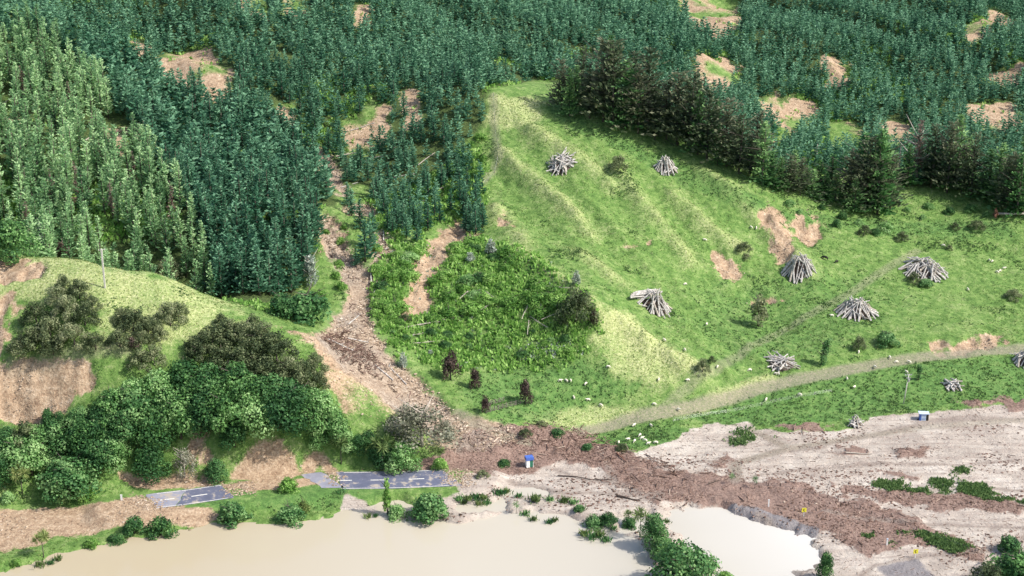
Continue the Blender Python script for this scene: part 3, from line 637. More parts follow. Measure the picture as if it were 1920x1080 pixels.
variants('yellow', 'yellow', 3, 900, .040, bush_l, shell=.5)
variants('sparse', 'kanuka', 2, 650, .04, dict(n=14, spread=.2, size=.12, z0=.2, top=.95, flat_=1.4), shell=.2); variants('narrow', 'bushd' and 'leaf2', 2, 700, .035, dict(n=9, spread=.1, size=.12, z0=.15, top=.95, flat_=1.6), shell=.3)
variants('thin', 'lime', 2, 500, .04, dict(n=10, spread=.12, size=.1, z0=.25, top=.98, flat_=1.6), shell=.2)
cnt = [0]
def plant(kind, px_, py_, h, wd, name, label, cat, group=None, tk=None, p=None, lift=0):
    cnt[0] += 1; i = cnt[0]; h *= {'broadleaf_tree': 1.28, 'shrub': 1.02, 'tree': 1.08}.get(name, 1); p = G3(px_, py_) if p is None else p
    cs = bl[kind]; return tree(name, cs[i % len(cs)], (tk or tk_b)[i % len(tk or tk_b)], (p[0], p[1], p[2]-.15+lift), (h*wd, h*wd, h), label, cat, group)
# broadleaf stand under the knoll (hid bases follow the slope)
G1 = 'broadleaf trees crowding the slope under the knoll'; L1 = 'round-crowned dark green broadleaf tree in the dense stand under the knoll'
for (a, b_, h, wd) in [(262,800,10,1.1),(300,760,9,1.1),(345,745,9,1.1),(395,750,9,1.1),(445,760,10,1.1),(485,770,9,1.1),(230,830,9,1.1),(290,830,9,1.1),(340,820,10,1.),(385,800,10,1.),(430,815,11,1.),(475,805,10,1.),(525,800,10,1.1),
    (560,800,10,1.1),(600,800,9,1.0),(515,760,8,1.1),(210,790,8,1.1),(170,850,9,1.1),(190,820,8,1.),(420,770,9,1.1),(365,770,9,1.),(320,790,9,1.),(625,815,7,1.0),(580,775,7,1.1),(545,770,8,1.1),(250,770,8,1.),(440,835,6,1.1),(150,815,7,1.),(60,890,8,1.1),(35,875,8,1.1),(185,880,8,1.1),(215,870,7,1.1),(75,860,8,1.1),(110,850,8,1.1),(640,840,6,1.),(600,835,5,1.)]:
    plant('leaf' if cnt[0] % 3 else 'leaf2', a, b_, h, wd, 'broadleaf_tree', L1, 'tree', G1)
for (k, a, b_, h, wd, lb) in [('leaf2',130,930,11,1.35,'big dark green spreading tree above the left end of the mud bank'),('leaf',285,890,9,1.15,'bright green tree on the clay bank right of the big dark spreading tree'),
    ('willow',347,895,9,.75,'grey-green narrow tree between the bright green tree and the small round tree'),('leaf2',405,900,7,.95,'small round dark green tree standing alone in front of the clay bank'),
    ('lime',165,935,5,1.1,'bright green round bush at the foot of the big dark spreading tree'),('leaf',0,905,9,1.1,'green tree at the left edge above the mud bank'),
    ('bushg',100,935,4,1.0,'small bright bush with pale top in front of the big dark spreading tree'),('kanuka',55,850,9,1.1,'yellow-olive tree beside the big dark spreading tree'),('leaf2',15,850,8,1.,'dark green tree at the left edge under the clay slip'),
    ('bushg',15,940,4,1.,'small green bush on the bank at the left edge'),('leaf2',90,800,6,.7,'dark pointed tree right below the clay slip'),('leaf2',112,805,6,.7,'slightly taller dark pointed tree right below the clay slip'),
    ('bushd',575,603,11,1.35,'big round dark green bush at the foot of the dark pine stand by the gully'),('bushd',530,592,8,1.1,'dark green bush left of the big round bush by the gully'),
    ('leaf',755,880,8,1.1,'dark green rounded tree in front of the grey willow'),('leaf2',715,870,8,.9,'dark green tree at the left foot of the grey willow'),('willow',790,835,12,1.35,'large pale grey-green willow above the washed out road'),
    ('willow',760,820,10,1.1,'smaller olive-grey willow leaning on the left of the large pale willow'),('willow',835,820,6,1.1,'thin pale bare shrub right of the large grey willow'),('silver',840,822,3,1.6,'low whitish shrub at the right foot of the large grey willow'),
    ('leaf',670,850,6,1.,'green tree at the left end of the roadside bank'),('lime',825,880,5,.9,'bright green bush at the right end of the roadside bank'),('bushg',690,830,5,1.,'mid green bush behind the roadside bank'),
    ('silver',583,535,10,.75,'white-leaved silver tree above the big round bush by the gully'),('silver',920,478,6,1.,'white-leaved silver shrub at the top of the scrub below the ridge'),('silver',1080,535,5,.9,'pale silver tree topping the dark brown-green bush'),
    ('silver',85,478,10,.7,'pale silvery tree behind the crest at left'),('leaf',20,490,13,1.1,'bright green broad tree behind the crest at the left edge'),('silver',755,690,5,.9,'grey-green silver shrub beside the gully debris'),
    ('kanuka',1080,603,11,.95,'large dark brown-green bush on the edge of the gully paddock'),('brown',1112,612,6,.7,'dead brown shrub at the right side of the large dark bush'),
    ('brown',845,712,9,.85,'dark red-brown tree above the wooden yards'),('brown',890,728,7,.8,'brown tree with a pale spot right of the red-brown tree'),('brown',985,758,8,.7,'dark bare-looking tree at the right end of the rail fence'),('brown',910,775,6,.7,'small dark tree at the left end of the rail fence'),
    ('kanuka',1610,655,5,.8,'small dark upright bush below the middle log pile'),('bushd',1662,645,5.5,1.4,'round dark green bush right of the small upright bush'),('kanuka',1318,697,4.5,.9,'small brown-green bush beside the farm track junction'),
    ('kanuka',1335,680,2.5,.9,'tiny dark bush just above the brown-green bush at the track junction'),('kanuka',1160,318,6,1.,'thin faded shrub between the two upper log piles'),('bushd',1568,425,4,.8,'small dark green bush right of the large clay slip'),
    ('kanuka',318,515,6,1.3,'rounded pale olive shrub on the crest of the knoll'),('brown',115,480,5,1.3,'brownish bush on the crest left of the power pole'),
    ('bushd',437,978,7,1.25,'round dark green bush between the road and the flood water'),('bushd',252,1000,6.5,.9,'upright green bush at the left water edge'),('bushg',303,1003,7,1.,'bright green bush right of the upright bush at the left water edge'),
    ('bushg',220,1018,3.5,1.4,'low bush at the foot of the two left water edge bushes'),('lime',172,1024,3,1.3,'small bright round bush alone at the left water edge'),('bushd',545,978,6,1.3,'dark green bush right of the round bush at the water edge'),('yellow',570,960,5,.7,'yellow-green sapling behind the dark bush at the water edge'),
    ('bushg',743,970,5,1.1,'green bush at the foot of the slim poplar by the water'),('bushd',805,972,8.2,1.25,'large dense dark green bush at the water edge below the road end'),('thin',727,965,10,.6,'slim yellow-green poplar sapling at the water edge'),
    ('lime',30,1060,2.5,1.2,'tiny green bush in the water at the bottom left'),('bushd',1112,990,4.3,1.3,'round dark green bush standing in the water right of the reeds'),('bushg',1140,978,3.5,1.4,'low green bush behind the round bush in the water'),
    ('bushd',1180,992,4.5,1.,'upright dark bush in the shallows left of the tall spiky tree'),('leaf2',1225,1022,9,.75,'tall open dark tree on the spit between the two waters'),('leaf',1245,1045,6,1.1,'dark bush at the right foot of the tall open tree on the spit'),
    ('leaf2',1280,1100,12,1.25,'big dark green tree at the bottom edge between the two waters'),('leaf',1328,1075,5,.8,'small green tree at the right side of the big bottom edge tree'),('leaf',1546,1088,8,.5,'slim green tree at the bottom edge beside the pale water'),
    ('lime',1360,1092,4,1.2,'small bright bush at the bottom edge under the pale water'),('bushd',1893,1035,5.5,1.2,'round dark green bush at the lower right corner'),('bushg',1900,1085,8,1.5,'rough olive green bush filling the bottom right corner'),('kanuka',1850,1095,6,1.3,'brownish scrubby bush at the bottom right'),
    ('bushg',945,872,2.5,1.5,'small green bush stranded in the brown debris'),('lime',540,920,5,1.1,'bright leafy bush growing from the slip beside the road'),('bushg',385,638,3,1.,'small round bush on the ledge below the knoll top'),
    ('bushd',1100,842,2.2,1.6,'dark torn bush in the brown debris, right of the larger torn bush'),('bushd',1045,815,2.4,1.8,'large torn green bush in the brown debris where the gully ends'),('kanuka',985,815,2.2,1.6,'olive torn shrub at the left of the debris heap'),('kanuka',1165,845,2.4,1.7,'dark olive torn shrub at the right of the debris heap'),('kanuka',905,895,2.4,1.4,'olive torn shrub in the debris beside the road end'),('kanuka',1015,798,2,1.5,'small olive shrub at the top of the debris heap'),
    ('bushd',1085,958,2.4,1.3,'small round green bush on the muddy shore')]:
    if lb: plant(k, a, b_, h, wd, 'tree' if h > 7.5 else 'bush', lb, 'tree' if h > 7.5 else 'bush', tk=tk_pale if k in ('silver', 'willow') else None)
G2 = 'olive brown shrubs on the knoll'
for lst, lb in (([(60,655,7,1.2),(95,640,8,1.1),(125,600,8,1.),(150,560,6,1.1),(70,610,7,1.1),(110,570,6,1.),(160,610,7,1.),(40,660,5,1.3),(140,650,7,1.2),(180,655,5,1.3),(175,580,4,1.1),(100,662,5,1.3),(120,545,5,.9)], 'olive brown shrub in the left thicket on the face of the knoll'),
    ([(250,620,7,1.1),(225,650,5,1.3),(280,630,6,1.),(320,610,7,1.1),(335,595,5,1.1),(300,640,5,1.),(230,605,5,1.),(265,650,5,1.)], 'olive brown shrub in the middle thicket under the power pole'),
    ([(265,690,6,1.2),(290,685,6,1.)], 'olive shrub at the right end of the grassy ledge'),
    ([(400,650,7,1.2),(430,640,7,1.2),(460,650,8,1.2),(490,660,9,1.2),(520,680,9,1.2),(380,680,6,1.3),(420,690,7,1.2),(460,700,8,1.2),(500,715,8,1.2),(540,715,8,1.2),(570,720,7,1.2),(590,700,6,1.1),(550,740,6,1.2),(475,620,5,1.),(415,610,4,.9),(600,730,5,1.),(365,660,5,1.1),(445,725,6,1.2)], 'olive brown shrub in the large thicket right of the grassy spur')):
    for (a, b_, h, wd) in lst: plant('kanuka', a, b_, h, wd, 'shrub', lb, 'shrub', 'shrubs of the ' + lb.split('in the ')[-1] if 'in the' in lb else 'shrubs on the ledge')
plant('brown', 250, 652, 3.5, 1.8, 'shrub', 'red-brown dead shrub at the foot of the middle thicket', 'shrub')
# scrub between gully and paddock
nsc = 0
SC = [(700,500),(760,470),(880,450),(960,480),(1050,530),(1085,600),(1080,660),(1000,690),(900,690),(820,670),(740,630),(700,620)]
xs_, ys_ = jgrid(4.4, -60, 40, 415, 490)
sp, sq = proj(xs_, ys_, lerp_lookup(Z, xs_, ys_)); gk = (inpoly(sp, sq, SC)) & (lerp_lookup(un(scars, gully), xs_, ys_) < .4) & (rng.random(len(xs_)) < .66)
for a, b_, u_, v_ in zip(xs_[gk], ys_[gk], sp[gk], sq[gk]):
    r = random.random(); low = v_ > 600
    if low and random.random() < .35: continue
    k = 'lime' if r < (.7 if not low else .35) else 'bushg' if r < .93 else 'kanuka' if r < .97 else 'silver'
    lb = {'lime':'bright green scrub bush between the gully and the dark brown-green bush','bushg':'mid green scrub bush between the gully and the dark brown-green bush','kanuka':'olive scrub bush between the gully and the dark brown-green bush','silver':'silvery scrub bush between the gully and the dark brown-green bush'}[k]
    h = random.uniform(2.2, 4.6)*(.6 if low else 1)
    plant(k, 0, 0, h, random.uniform(1.3, 2.0), 'scrub_bush', lb, 'bush', lb.split(' bush')[0].replace('scrub', 'scrub bushes').strip()+' by the gully', p=(a, b_, zat(a, b_))); nsc += 1
for lst, lb, k, gp in (([(640,455),(635,500),(630,520),(610,440),(600,560),(645,430),(590,470),(575,450),(640,540)], 'bright green bush along the left bank of the gully', 'lime', 'bushes on the left bank of the gully'),
    ([(740,520),(755,500),(725,545),(745,560),(770,520),(720,580),(735,600),(705,470),(740,480),(715,610),(750,620)], 'bright green bush along the right bank of the gully', 'lime', 'bushes on the right bank of the gully'),
    ([(885,275),(900,262),(870,300),(890,310),(860,290),(895,330),(875,330),(905,300)], 'lime green bush along the fence left of the grassy ridge', 'lime', 'lime green bushes by the ridge fence'),
    ([(1500,400),(1540,392),(1580,410),(1610,420),(1700,395),(1740,390),(1780,400),(1820,395),(1850,405),(1730,410),(1480,385),(1660,430),(1640,440)], 'low green bush in the weeds below the shelter belt', 'bushg', 'low bushes below the shelter belt'),
    ([(1620,440),(1690,450),(1790,430),(1830,430),(1780,468),(1900,560),(1400,485),(1395,470)], 'thin grey-brown bush in the upper paddock', 'kanuka', 'thin grey-brown bushes in the paddock')):
    for (a, b_) in lst: plant(k, a, b_, random.uniform(2, 4), random.uniform(1., 1.5), 'bush', lb, 'bush', gp)
# ------------------------------------------------------------------ cabbage trees, reeds
def spiky(rs, n=90, L=.2, z=.82, w=.014):
    r_ = np.random.default_rng(rs); d = unit(r_.normal(0, 1, (n, 3))+[0, 0, .25]); c = np.array([0, 0, z])+d*L*.55
    u = d*L*.5; v = unit(np.cross(d, r_.normal(0, 1, (n, 3))))*w
    return tris_cloud(c, u, v, np.clip(r_.normal(.5, .25, n), 0, 1))
def multi(rs, heads=4, L=.2):
    r_ = np.random.default_rng(rs); o = []
    for i in range(heads):
        a = i*2.1+rs; q = spiky(rs*7+i, 70, L, 0); q[0][:] += [math.cos(a)*.16*(heads > 1), math.sin(a)*.16*(heads > 1), .8+r_.uniform(-.1, .1)]; o.append(q)
    n = 0; V_ = []; Q = []; T = []
    for v, q, t in o: V_.append(v); Q.append(q+n); T.append(t); n += len(v)
    return np.concatenate(V_), np.concatenate(Q), np.concatenate(T)
cab = [crown_mesh('crown', multi(3, 4, .24), M['yellow']), crown_mesh('crown', multi(5, 3, .26), M['reed']), crown_mesh('crown', multi(6, 1, .34), M['leaf2'])]
for (a, b_, h, k, lb) in [(42,925,8,0,'cabbage tree with a pale yellow-green spiky head left of the big dark spreading tree'),(82,1045,7,0,'spindly cabbage tree at the water edge in the bottom left corner'),
    (95,915,6,1,'short cabbage tree in front of the big dark spreading tree'),(640,870,8,1,'cabbage tree at the left end of the roadside bank'),(718,880,9,1,'taller cabbage tree in front of the dark green tree by the willow'),
    (822,872,5,1,'small cabbage tree at the right end of the roadside bank'),(1372,908,3,2,'short spiky cabbage tree half buried at the edge of the silt'),(1415,916,3.4,2,'spiky cabbage tree on a thin trunk right of its half buried neighbour'),
    (968,965,3.6,2,'small spiky cabbage tree standing in the shallow water'),(1010,945,2.6,1,'yellowish spiky plant right of the cabbage tree in the shallow water'),(1178,985,4,1,'spiky plant behind the upright bush in the shallows'),(1200,1005,7,1,'tall spiky yellow-topped plant on the spit')]:
    p = G3(a, b_); tree('cabbage_tree', cab[k], trunks[0], (p.x, p.y, p.z-.1), h, lb, 'cabbage tree')
p = G3(1422,612); tree('gnarled_tree', bl['sparse'][0], tk_b[1], p, (11, 11, 11), 'gnarled sparse tree with dark trunk standing alone above the farm track', 'tree')
p = G3(1540,684); tree('leaning_tree', bl['narrow'][0], tk_b[2], p, (8, 8, 9), 'narrow ivy-covered leaning tree between the flat log heap and the small bushes', 'tree', lean=(0, .18))
p = G3(1722,712); tree('small_tree', bl['narrow'][1], tk_b[2], p, (5, 5, 5), 'small dark tree right of the green-topped power pole', 'tree')
def clump(rs, n=40, h=1.0, sp=.5, w=.05):
    r_ = np.random.default_rng(rs); base = np.concatenate([r_.normal(0, sp*.5, (n, 2)), np.zeros((n, 1))], 1); d = unit(np.concatenate([r_.normal(0, .35, (n, 2)), np.ones((n, 1))], 1))
    L = r_.uniform(.5, 1, n)[:, None]*h; v = unit(np.cross(d, r_.normal(0, 1, (n, 3))))*w
    return tris_cloud(base+d*L*.5, d*L*.5, v, np.clip(r_.normal(.45, .25, n), 0, 1))
reeds = [crown_mesh('reed_clump', clump(i, 60, 1.8, .9, .12), M['reed' if i % 2 else 'leaf2']) for i in range(4)]
for i, (a, b_, s) in enumerate([(862,938,1),(878,937,1.1),(893,936,1.2),(908,935,.9),(935,928,1.2),(950,928,1),(972,932,.9),(898,950,.9),(912,948,.9),(1003,940,1.3),(1030,938,.9),(1060,940,1),(1075,944,.9),(1040,982,.8),(985,968,1),
        (1000,980,.8),(1030,985,.8),(1055,942,.8),(1090,955,.9),(690,975,.8),(705,972,.6),(420,980,.8),(470,970,.8),(870,945,.8),(640,925,.9),(1095,1008,1.2),(1110,1015,1.3),(1125,1010,1.2),(1135,1020,1.),(1250,980,.8),(1150,992,.8),(75,1066,1),(95,1062,.8),(110,1055,.9)]):
    p = G3(a, b_); o = link('reed_clump', reeds[i % 4], loc=(p.x, p.y, max(p.z, 0)-.1)); o.scale = (s*1.3, s*1.3, s); o.rotation_euler = (0, 0, i*1.3)
    tag(o, 'green reed clump standing along the flooded shore', 'reeds', 'reed clumps along the flooded shore')
# ------------------------------------------------------------------ log piles
logm = []
for i in range(6):
    m = MB(); m.stick((0, 0, 0), (1, 0, 0), 1.0, .7, k=6, rough=0); mm = m.mesh('log', smooth=False); mm.materials.append(M['deadwood'] if i != 5 else M['palebark']); logm.append(mm)
def put_log(parent, a, b_, r, i):
    a = Vector(a); b_ = Vector(b_); d = b_-a; L = d.length
    o = link('log', logm[i % 6], parent=parent); q = d.to_track_quat('X', 'Z')
    o.matrix_local = Matrix.LocRotScale(a, q, Vector((L, r, r))); return o
def log_pile(px_, py_, w, h, n, label, seed, flat_=0, tier=False):
    h *= .9; w *= 1.06; flat_ += .12; n = int(n*1.15); random.seed(seed); p = G3(px_, py_); o = empty('log_pile', p); tag(o, label, 'log pile')
    Rr = w/2
    def gz(x, y): return zat(p.x+x, p.y+y)-p.z
    for i in range(n):
        a = 2*math.pi*(i*.618 % 1)+random.uniform(-.1, .1); rr = Rr*random.uniform(.72, 1.08)
        bx, by = math.cos(a)*rr, math.sin(a)*rr*.85
        if random.random() < flat_:
            a2 = random.uniform(0, 3.14); L = w*random.uniform(.3, .55); cx_, cy_ = random.uniform(-.5, .5)*Rr, random.uniform(-.5, .5)*Rr; zz = h*random.uniform(.1, .9)*(1-math.hypot(cx_, cy_)/Rr)
            dx, dy = math.cos(a2)*L*.5, math.sin(a2)*L*.5; t = random.uniform(-.5, .5)
            put_log(o, (cx_-dx, cy_-dy, gz(cx_-dx, cy_-dy)+zz+.3+t), (cx_+dx, cy_+dy, gz(cx_+dx, cy_+dy)+zz+.3-t*.3), random.uniform(.14, .27), i)
        else:
            tx, ty = random.uniform(-.34, .34)*Rr, random.uniform(-.28, .28)*Rr; k = random.uniform(.6, 1.08)
            tx += bx*(1-k); ty += by*(1-k)
            put_log(o, (bx, by, gz(bx, by)+.1), (tx-bx*.05, ty-by*.05, h*k*random.uniform(.92, 1.05)), random.uniform(.15, .34), i)
    if tier:
        for i in range(26):
            f = i/25; x0 = -7.2+5.2*f+random.uniform(-.5, .5); y0 = -.8+4.2*f; hh = 3.4*math.sin(.5+2.3*f)+.4
            put_log(o, (x0-.6, y0-1.2, gz(x0, y0)+.4+hh*.35), (x0+random.uniform(3.2, 5.4), y0+random.uniform(1.2, 2.4), hh+random.uniform(.6, 1.5)), random.uniform(.2, .32), i)
    core = MB(); k = 12; ring = [(math.cos(6.283*j/k)*Rr*.7, math.sin(6.283*j/k)*Rr*.6) for j in range(k)]
    vv = [(x_, y_, gz(x_, y_)-.1) for x_, y_ in ring]+[(x_*.5, y_*.5, h*.42+random.uniform(-.2, .2)) for x_, y_ in ring]+[(0, 0, h*.62)]
    core.add(vv, [[j, (j+1) % k, k+(j+1) % k, k+j] for j in range(k)], [[k+j, k+(j+1) % k, 2*k] for j in range(k)]); core.build('gap_shade_core', M['darkwood'], o)  # dark filler; shade of the gaps between logs put into its colour
log_pile(1050,314,10.5,4.0,48,'grey log pile on the ridge, leftmost of the two upper piles',1,.3)
log_pile(1248,318,8,5.0,34,'steep grey log pile just under the shelter belt, right of the faded shrub',2,.1)
log_pile(1226,578,10.5,6.0,46,'large two-part log pile alone at the foot of the ridge',3,.1,True)
log_pile(1499,505,10.5,5.5,46,'tent-shaped grey log pile directly below the clay slip',4,.12)
log_pile(1733,510,15,5.2,64,'widest grey log pile, high on the right of the paddock',5,.15)
log_pile(1605,588,12.8,5.6,54,'tent-shaped log pile beside the diagonal farm track',6,.05)
log_pile(1465,683,10.5,2.4,42,'low flattened log heap beside the narrow leaning tree',7,.75)
log_pile(1786,724,7,1.8,26,'small dark collapsed log heap right of the power pole',8,.7)
log_pile(1604,798,4.5,3.6,24,'small black and white log heap on the edge of the silt flat',9,.4)
log_pile(1925,678,9,4.5,34,'log pile cut by the right edge above the power pole',10,.2)
random.seed(21)
plant('kanuka', 1712, 530, 4, 1.2, 'bush', 'brown bush growing at the front left of the widest log pile', 'bush'); plant('bushd', 1735, 535, 3, 1.9, 'bush', 'low dark green bush in front of the widest log pile', 'bush')
# uprooted tree
p = G3(1868,408); o = empty('uprooted_tree', p); tag(o, 'uprooted tree with a red-brown root plate lying at the right under the shelter belt', 'fallen tree')
m = MB(); m.stick((-.4, 0, 1.4), (14, -1.5, 1.8), .45, .2, k=7); m.stick((5, -.5, 1.6), (9, -2, 2.6), .15, .05); m.stick((8, -.8, 1.7), (12, 1, 3), .12, .04); m.build('trunk', M['palebark'], o, True)
M['root'] = simple('red_earth_roots', (.24,.12,.08), .9, .5, 2)
m = MB()
for k in range(40):
    a = random.uniform(0, 6.28); L = random.uniform(1.2, 2.6); m.stick((0, 0, 1.5), (random.uniform(-1.2, .1), math.cos(a)*L, 1.5+math.sin(a)*L*.8), .32, .06, k=4, rough=.15)
m.build('root_plate', M['root'], o)
# ------------------------------------------------------------------ fallen logs and dead branches
def loose_log(px_, py_, L, r, ang, label, mat='deadwood', group=None, br=3, cat='fallen log', name='fallen_log', dz=.3):
    p = G3(px_, py_); dx, dy = math.cos(ang)*L/2, math.sin(ang)*L/2
    m = MB(); z0, z1 = zat(p.x-dx, p.y-dy)-p.z+dz, zat(p.x+dx, p.y+dy)-p.z+dz
    m.stick((-dx, -dy, z0), (dx, dy, z1), r, r*.5, k=6, rough=L*.012)
    for k in range(br):
        t = random.uniform(-.2, .45); a = ang+random.choice((-1, 1))*random.uniform(.4, 1.0); l = L*random.uniform(.12, .28)
        zc = z0+(z1-z0)*(t+.5); m.stick((dx*2*t, dy*2*t, zc), (dx*2*t+math.cos(a)*l, dy*2*t+math.sin(a)*l, zc+random.uniform(.1, .6)*l*.5), r*.4, r*.12, k=4)
    o = m.build(name, M[mat], loc=p); tag(o, label, cat, group); return o
loose_log(1178,935,6.5,.28,-.45,'dark log with a white snapped end lying on the muddy shore','darkwood')
loose_log(1095,898,14,.16,-.22,'long thin dark branch lying across the mud flat','darkwood')
loose_log(1610,852,7,.2,-.02,'long pale pole lying on the silt flat','palebark', br=0)
loose_log(1165,860,5,.2,-1.1,'orange-brown snapped trunk sticking out of the debris','root')
loose_log(905,1022,4.5,.14,.15,'brown driftwood branch floating alone in the flood water','darkwood')
loose_log(1340,905,4,.15,.5,'short dark branch at the edge of the silt','darkwood')
for (a, b_, L, an) in [(790,612,14,.5),(815,605,12,.45),(780,630,9,.6),(835,600,8,.3),(800,645,8,.35),(770,600,7,.9)]:
    loose_log(a, b_, L, .16, an, 'bleached fallen trunk among the tangle beside the gully scrub', 'palebark', 'bleached trunks beside the gully scrub', 5)
for (a, b_, L, an) in [(1000,560,7,-.9),(1015,580,6,1.9),(1030,600,5,.3),(985,590,6,1.2),(905,585,5,.7),(1045,545,8,-.5),(990,620,5,1.5),(870,560,4,.9),(920,560,4,2.2),(1010,610,7,2.4)]:
    loose_log(a, b_, L, .12, an, 'bleached dead branch tangled in the scrub left of the dark brown-green bush', 'palebark', 'bleached branches in the scrub', 7, 'dead branch', 'dead_branch', 1.2)
for (a, b_, L, an) in [(665,600,8,1.2),(700,560,10,1.5),(695,520,8,1.7),(672,640,6,.4),(640,650,7,.2),(720,700,6,2.6),(745,705,8,2.3),(720,440,8,1.6),(740,460,7,.6),(655,345,6,.5)]:
    loose_log(a, b_, L, .2, an, 'grey trunk stranded in the bed of the gully', 'deadwood', 'grey trunks stranded in the gully', 3)
for (a, b_, L, an) in [(790,380,8,.3),(820,360,9,.6),(760,330,8,.2),(740,370,9,-.3),(700,300,9,.5),(720,280,8,.1),(650,290,8,.4),(800,300,8,.8),(680,240,9,.4),(20,190,14,.9),(200,310,10,1.3),(175,255,8,1.1)]:
    loose_log(a, b_, L, .2, an, 'fallen pale stem lying between the forest trees', 'palebark', 'fallen stems between the forest trees', 4)
# ------------------------------------------------------------------ poles
o = empty('power_pole', G3(197,540)); tag(o, 'tall pale concrete power pole standing on the grassy knoll', 'power pole')
m = MB(); m.box((0, 0, 5.5), (.42, .34, 11.4)); m.build('pole', M['concrete'], o); m = MB(); m.box((0, .25, 10.9), (1.9, .12, .14), .5); m.build('crossarm', M['deadwood'], o)
for k in (-.8, 0, .8):
    m = MB(); m.stick((k*math.cos(.5), .25+k*math.sin(.5), 10.97), (k*math.cos(.5), .25+k*math.sin(.5), 11.2), .06, .04); m.build('insulator', M['white'], o)
o = empty('power_pole', G3(1694,757)); o.rotation_euler = (0, R(4.5), 0); tag(o, 'leaning pale power pole with a green transformer at its top', 'power pole')
m = MB(); m.stick((0, 0, -.3), (0, 0, 9.2), .19, .13, k=8); m.build('pole', M['concrete'], o, True)
m = MB(); m.box((0, .2, 8.9), (2.2, .14, .16), .25); m.box((0, -.25, 8.2), (1.5, .12, .14), .25); m.build('crossarm', M['metal'], o)
m = MB(); m.stick((.1, -.5, 7.1), (.1, -.5, 8.0), .36, .36, k=10); m.build('transformer', M['metal'], o)
for k in (-1, -.35, .35, 1):
    m = MB(); m.stick((k, .2+k*.25, 8.97), (k, .2+k*.25, 9.25), .07, .05); m.build('insulator', M['white'], o)
# ------------------------------------------------------------------ huts, posts, signs
o = empty('blue_hut', G3(992,874), .3); tag(o, 'tiny blue roofed hut with a green door and white side, stuck in the brown debris', 'hut')
m = MB(); m.box((-.45, 0, 1.0), (.9, 1.4, 2.1)); m.build('wall', M['white'], o); m = MB(); m.box((.45, .05, 1.0), (.9, 1.3, 2.06)); m.build('door', M['greenpaint'], o)
m = MB(); m.box((.02, 0, 2.45), (2.1, 1.7, .8)); m.build('roof', M['blue'], o); m = MB(); m.stick((.95, -.6, -.2), (.95, -.6, 1.2), .09, .09); m.build('post', M['white'], o)
o = empty('blue_shed', G3(1731,786), -.1); tag(o, 'small blue shed with a pale front and dark open side on the silt', 'shed')
m = MB(); m.box((-.95, 0, .95), (.5, 1.8, 2.0)); m.build('side_panel', M['blue'], o); m = MB(); m.box((-.05, 0, .9), (1.3, 1.7, 1.95)); m.build('front_panel', M['paleblue'], o)
m = MB(); m.box((.95, 0, .85), (.7, 1.6, 1.8)); m.build('open_side_shade', M['black'], o); m = MB(); m.box((0, 0, 2.0), (2.9, 2.0, .14)); m.build('roof', M['paleblue'], o)  # solid black box, the opening's shade put into its colour
m = MB(); m.box((-.95, -.92, 1.1), (.14, .04, 1.3)); m.box((-.05, -.88, 1.6), (1.0, .04, .12)); m.box((-.05, -.88, .5), (1.0, .04, .12)); m.build('frame', M['blue'], o)
for (a, b_, h, wdt, lb) in [(1441,950,1.9,.34,'white marker post in the brown debris, left of the first yellow road sign'),(1663,1022,1.7,.36,'white marker post with a bluish top on the patch of green grass'),(228,938,1.5,.45,'short white marker post beside the road at left')]:
    o = empty('marker_post', G3(a, b_)); tag(o, lb, 'marker post'); m = MB(); m.box((0, 0, h*.42), (wdt, .14, h*.96)); m.build('post', M['white'], o)
    m = MB(); m.box((0, 0, h*.97), (wdt*1.15, .2, h*.14)); m.build('cap', M['white'] if a != 1663 else M['paleblue'], o)
for (a, b_, lb, flip) in [(1507,968,'yellow road sign with a dark mark on a white post, in the brown debris',0),(1716,1046,'yellow road sign with a black chevron on a short post, near the bottom edge',1)]:
    o = empty('road_sign', G3(a, b_), .05); tag(o, lb, 'road sign')
    m = MB(); m.box((0, .04, .7), (.14, .1, 1.9)); m.build('post', M['white'], o)
    m = MB(); m.box((0, -.02, 1.75), (1.15, .05, 1.15)); m.build('board', M['yellowpaint'], o)
    m = MB(); W_ = .13
    for sgn in (1, -1):
        x0, x1 = -.28, .12; ya, yb = 1.75, 1.75+sgn*.38
        m.add([(x0, -.05, ya-W_), (x1, -.05, yb-W_), (x1, -.05, yb+W_), (x0, -.05, ya+W_), (x0+.2, -.05, ya-W_), (x0+.2, -.05, ya+W_)], [[0, 1, 2, 3]])
        m.v[-1][4:] = m.v[-1][:2]
    m.build('chevron', M['black'], o)
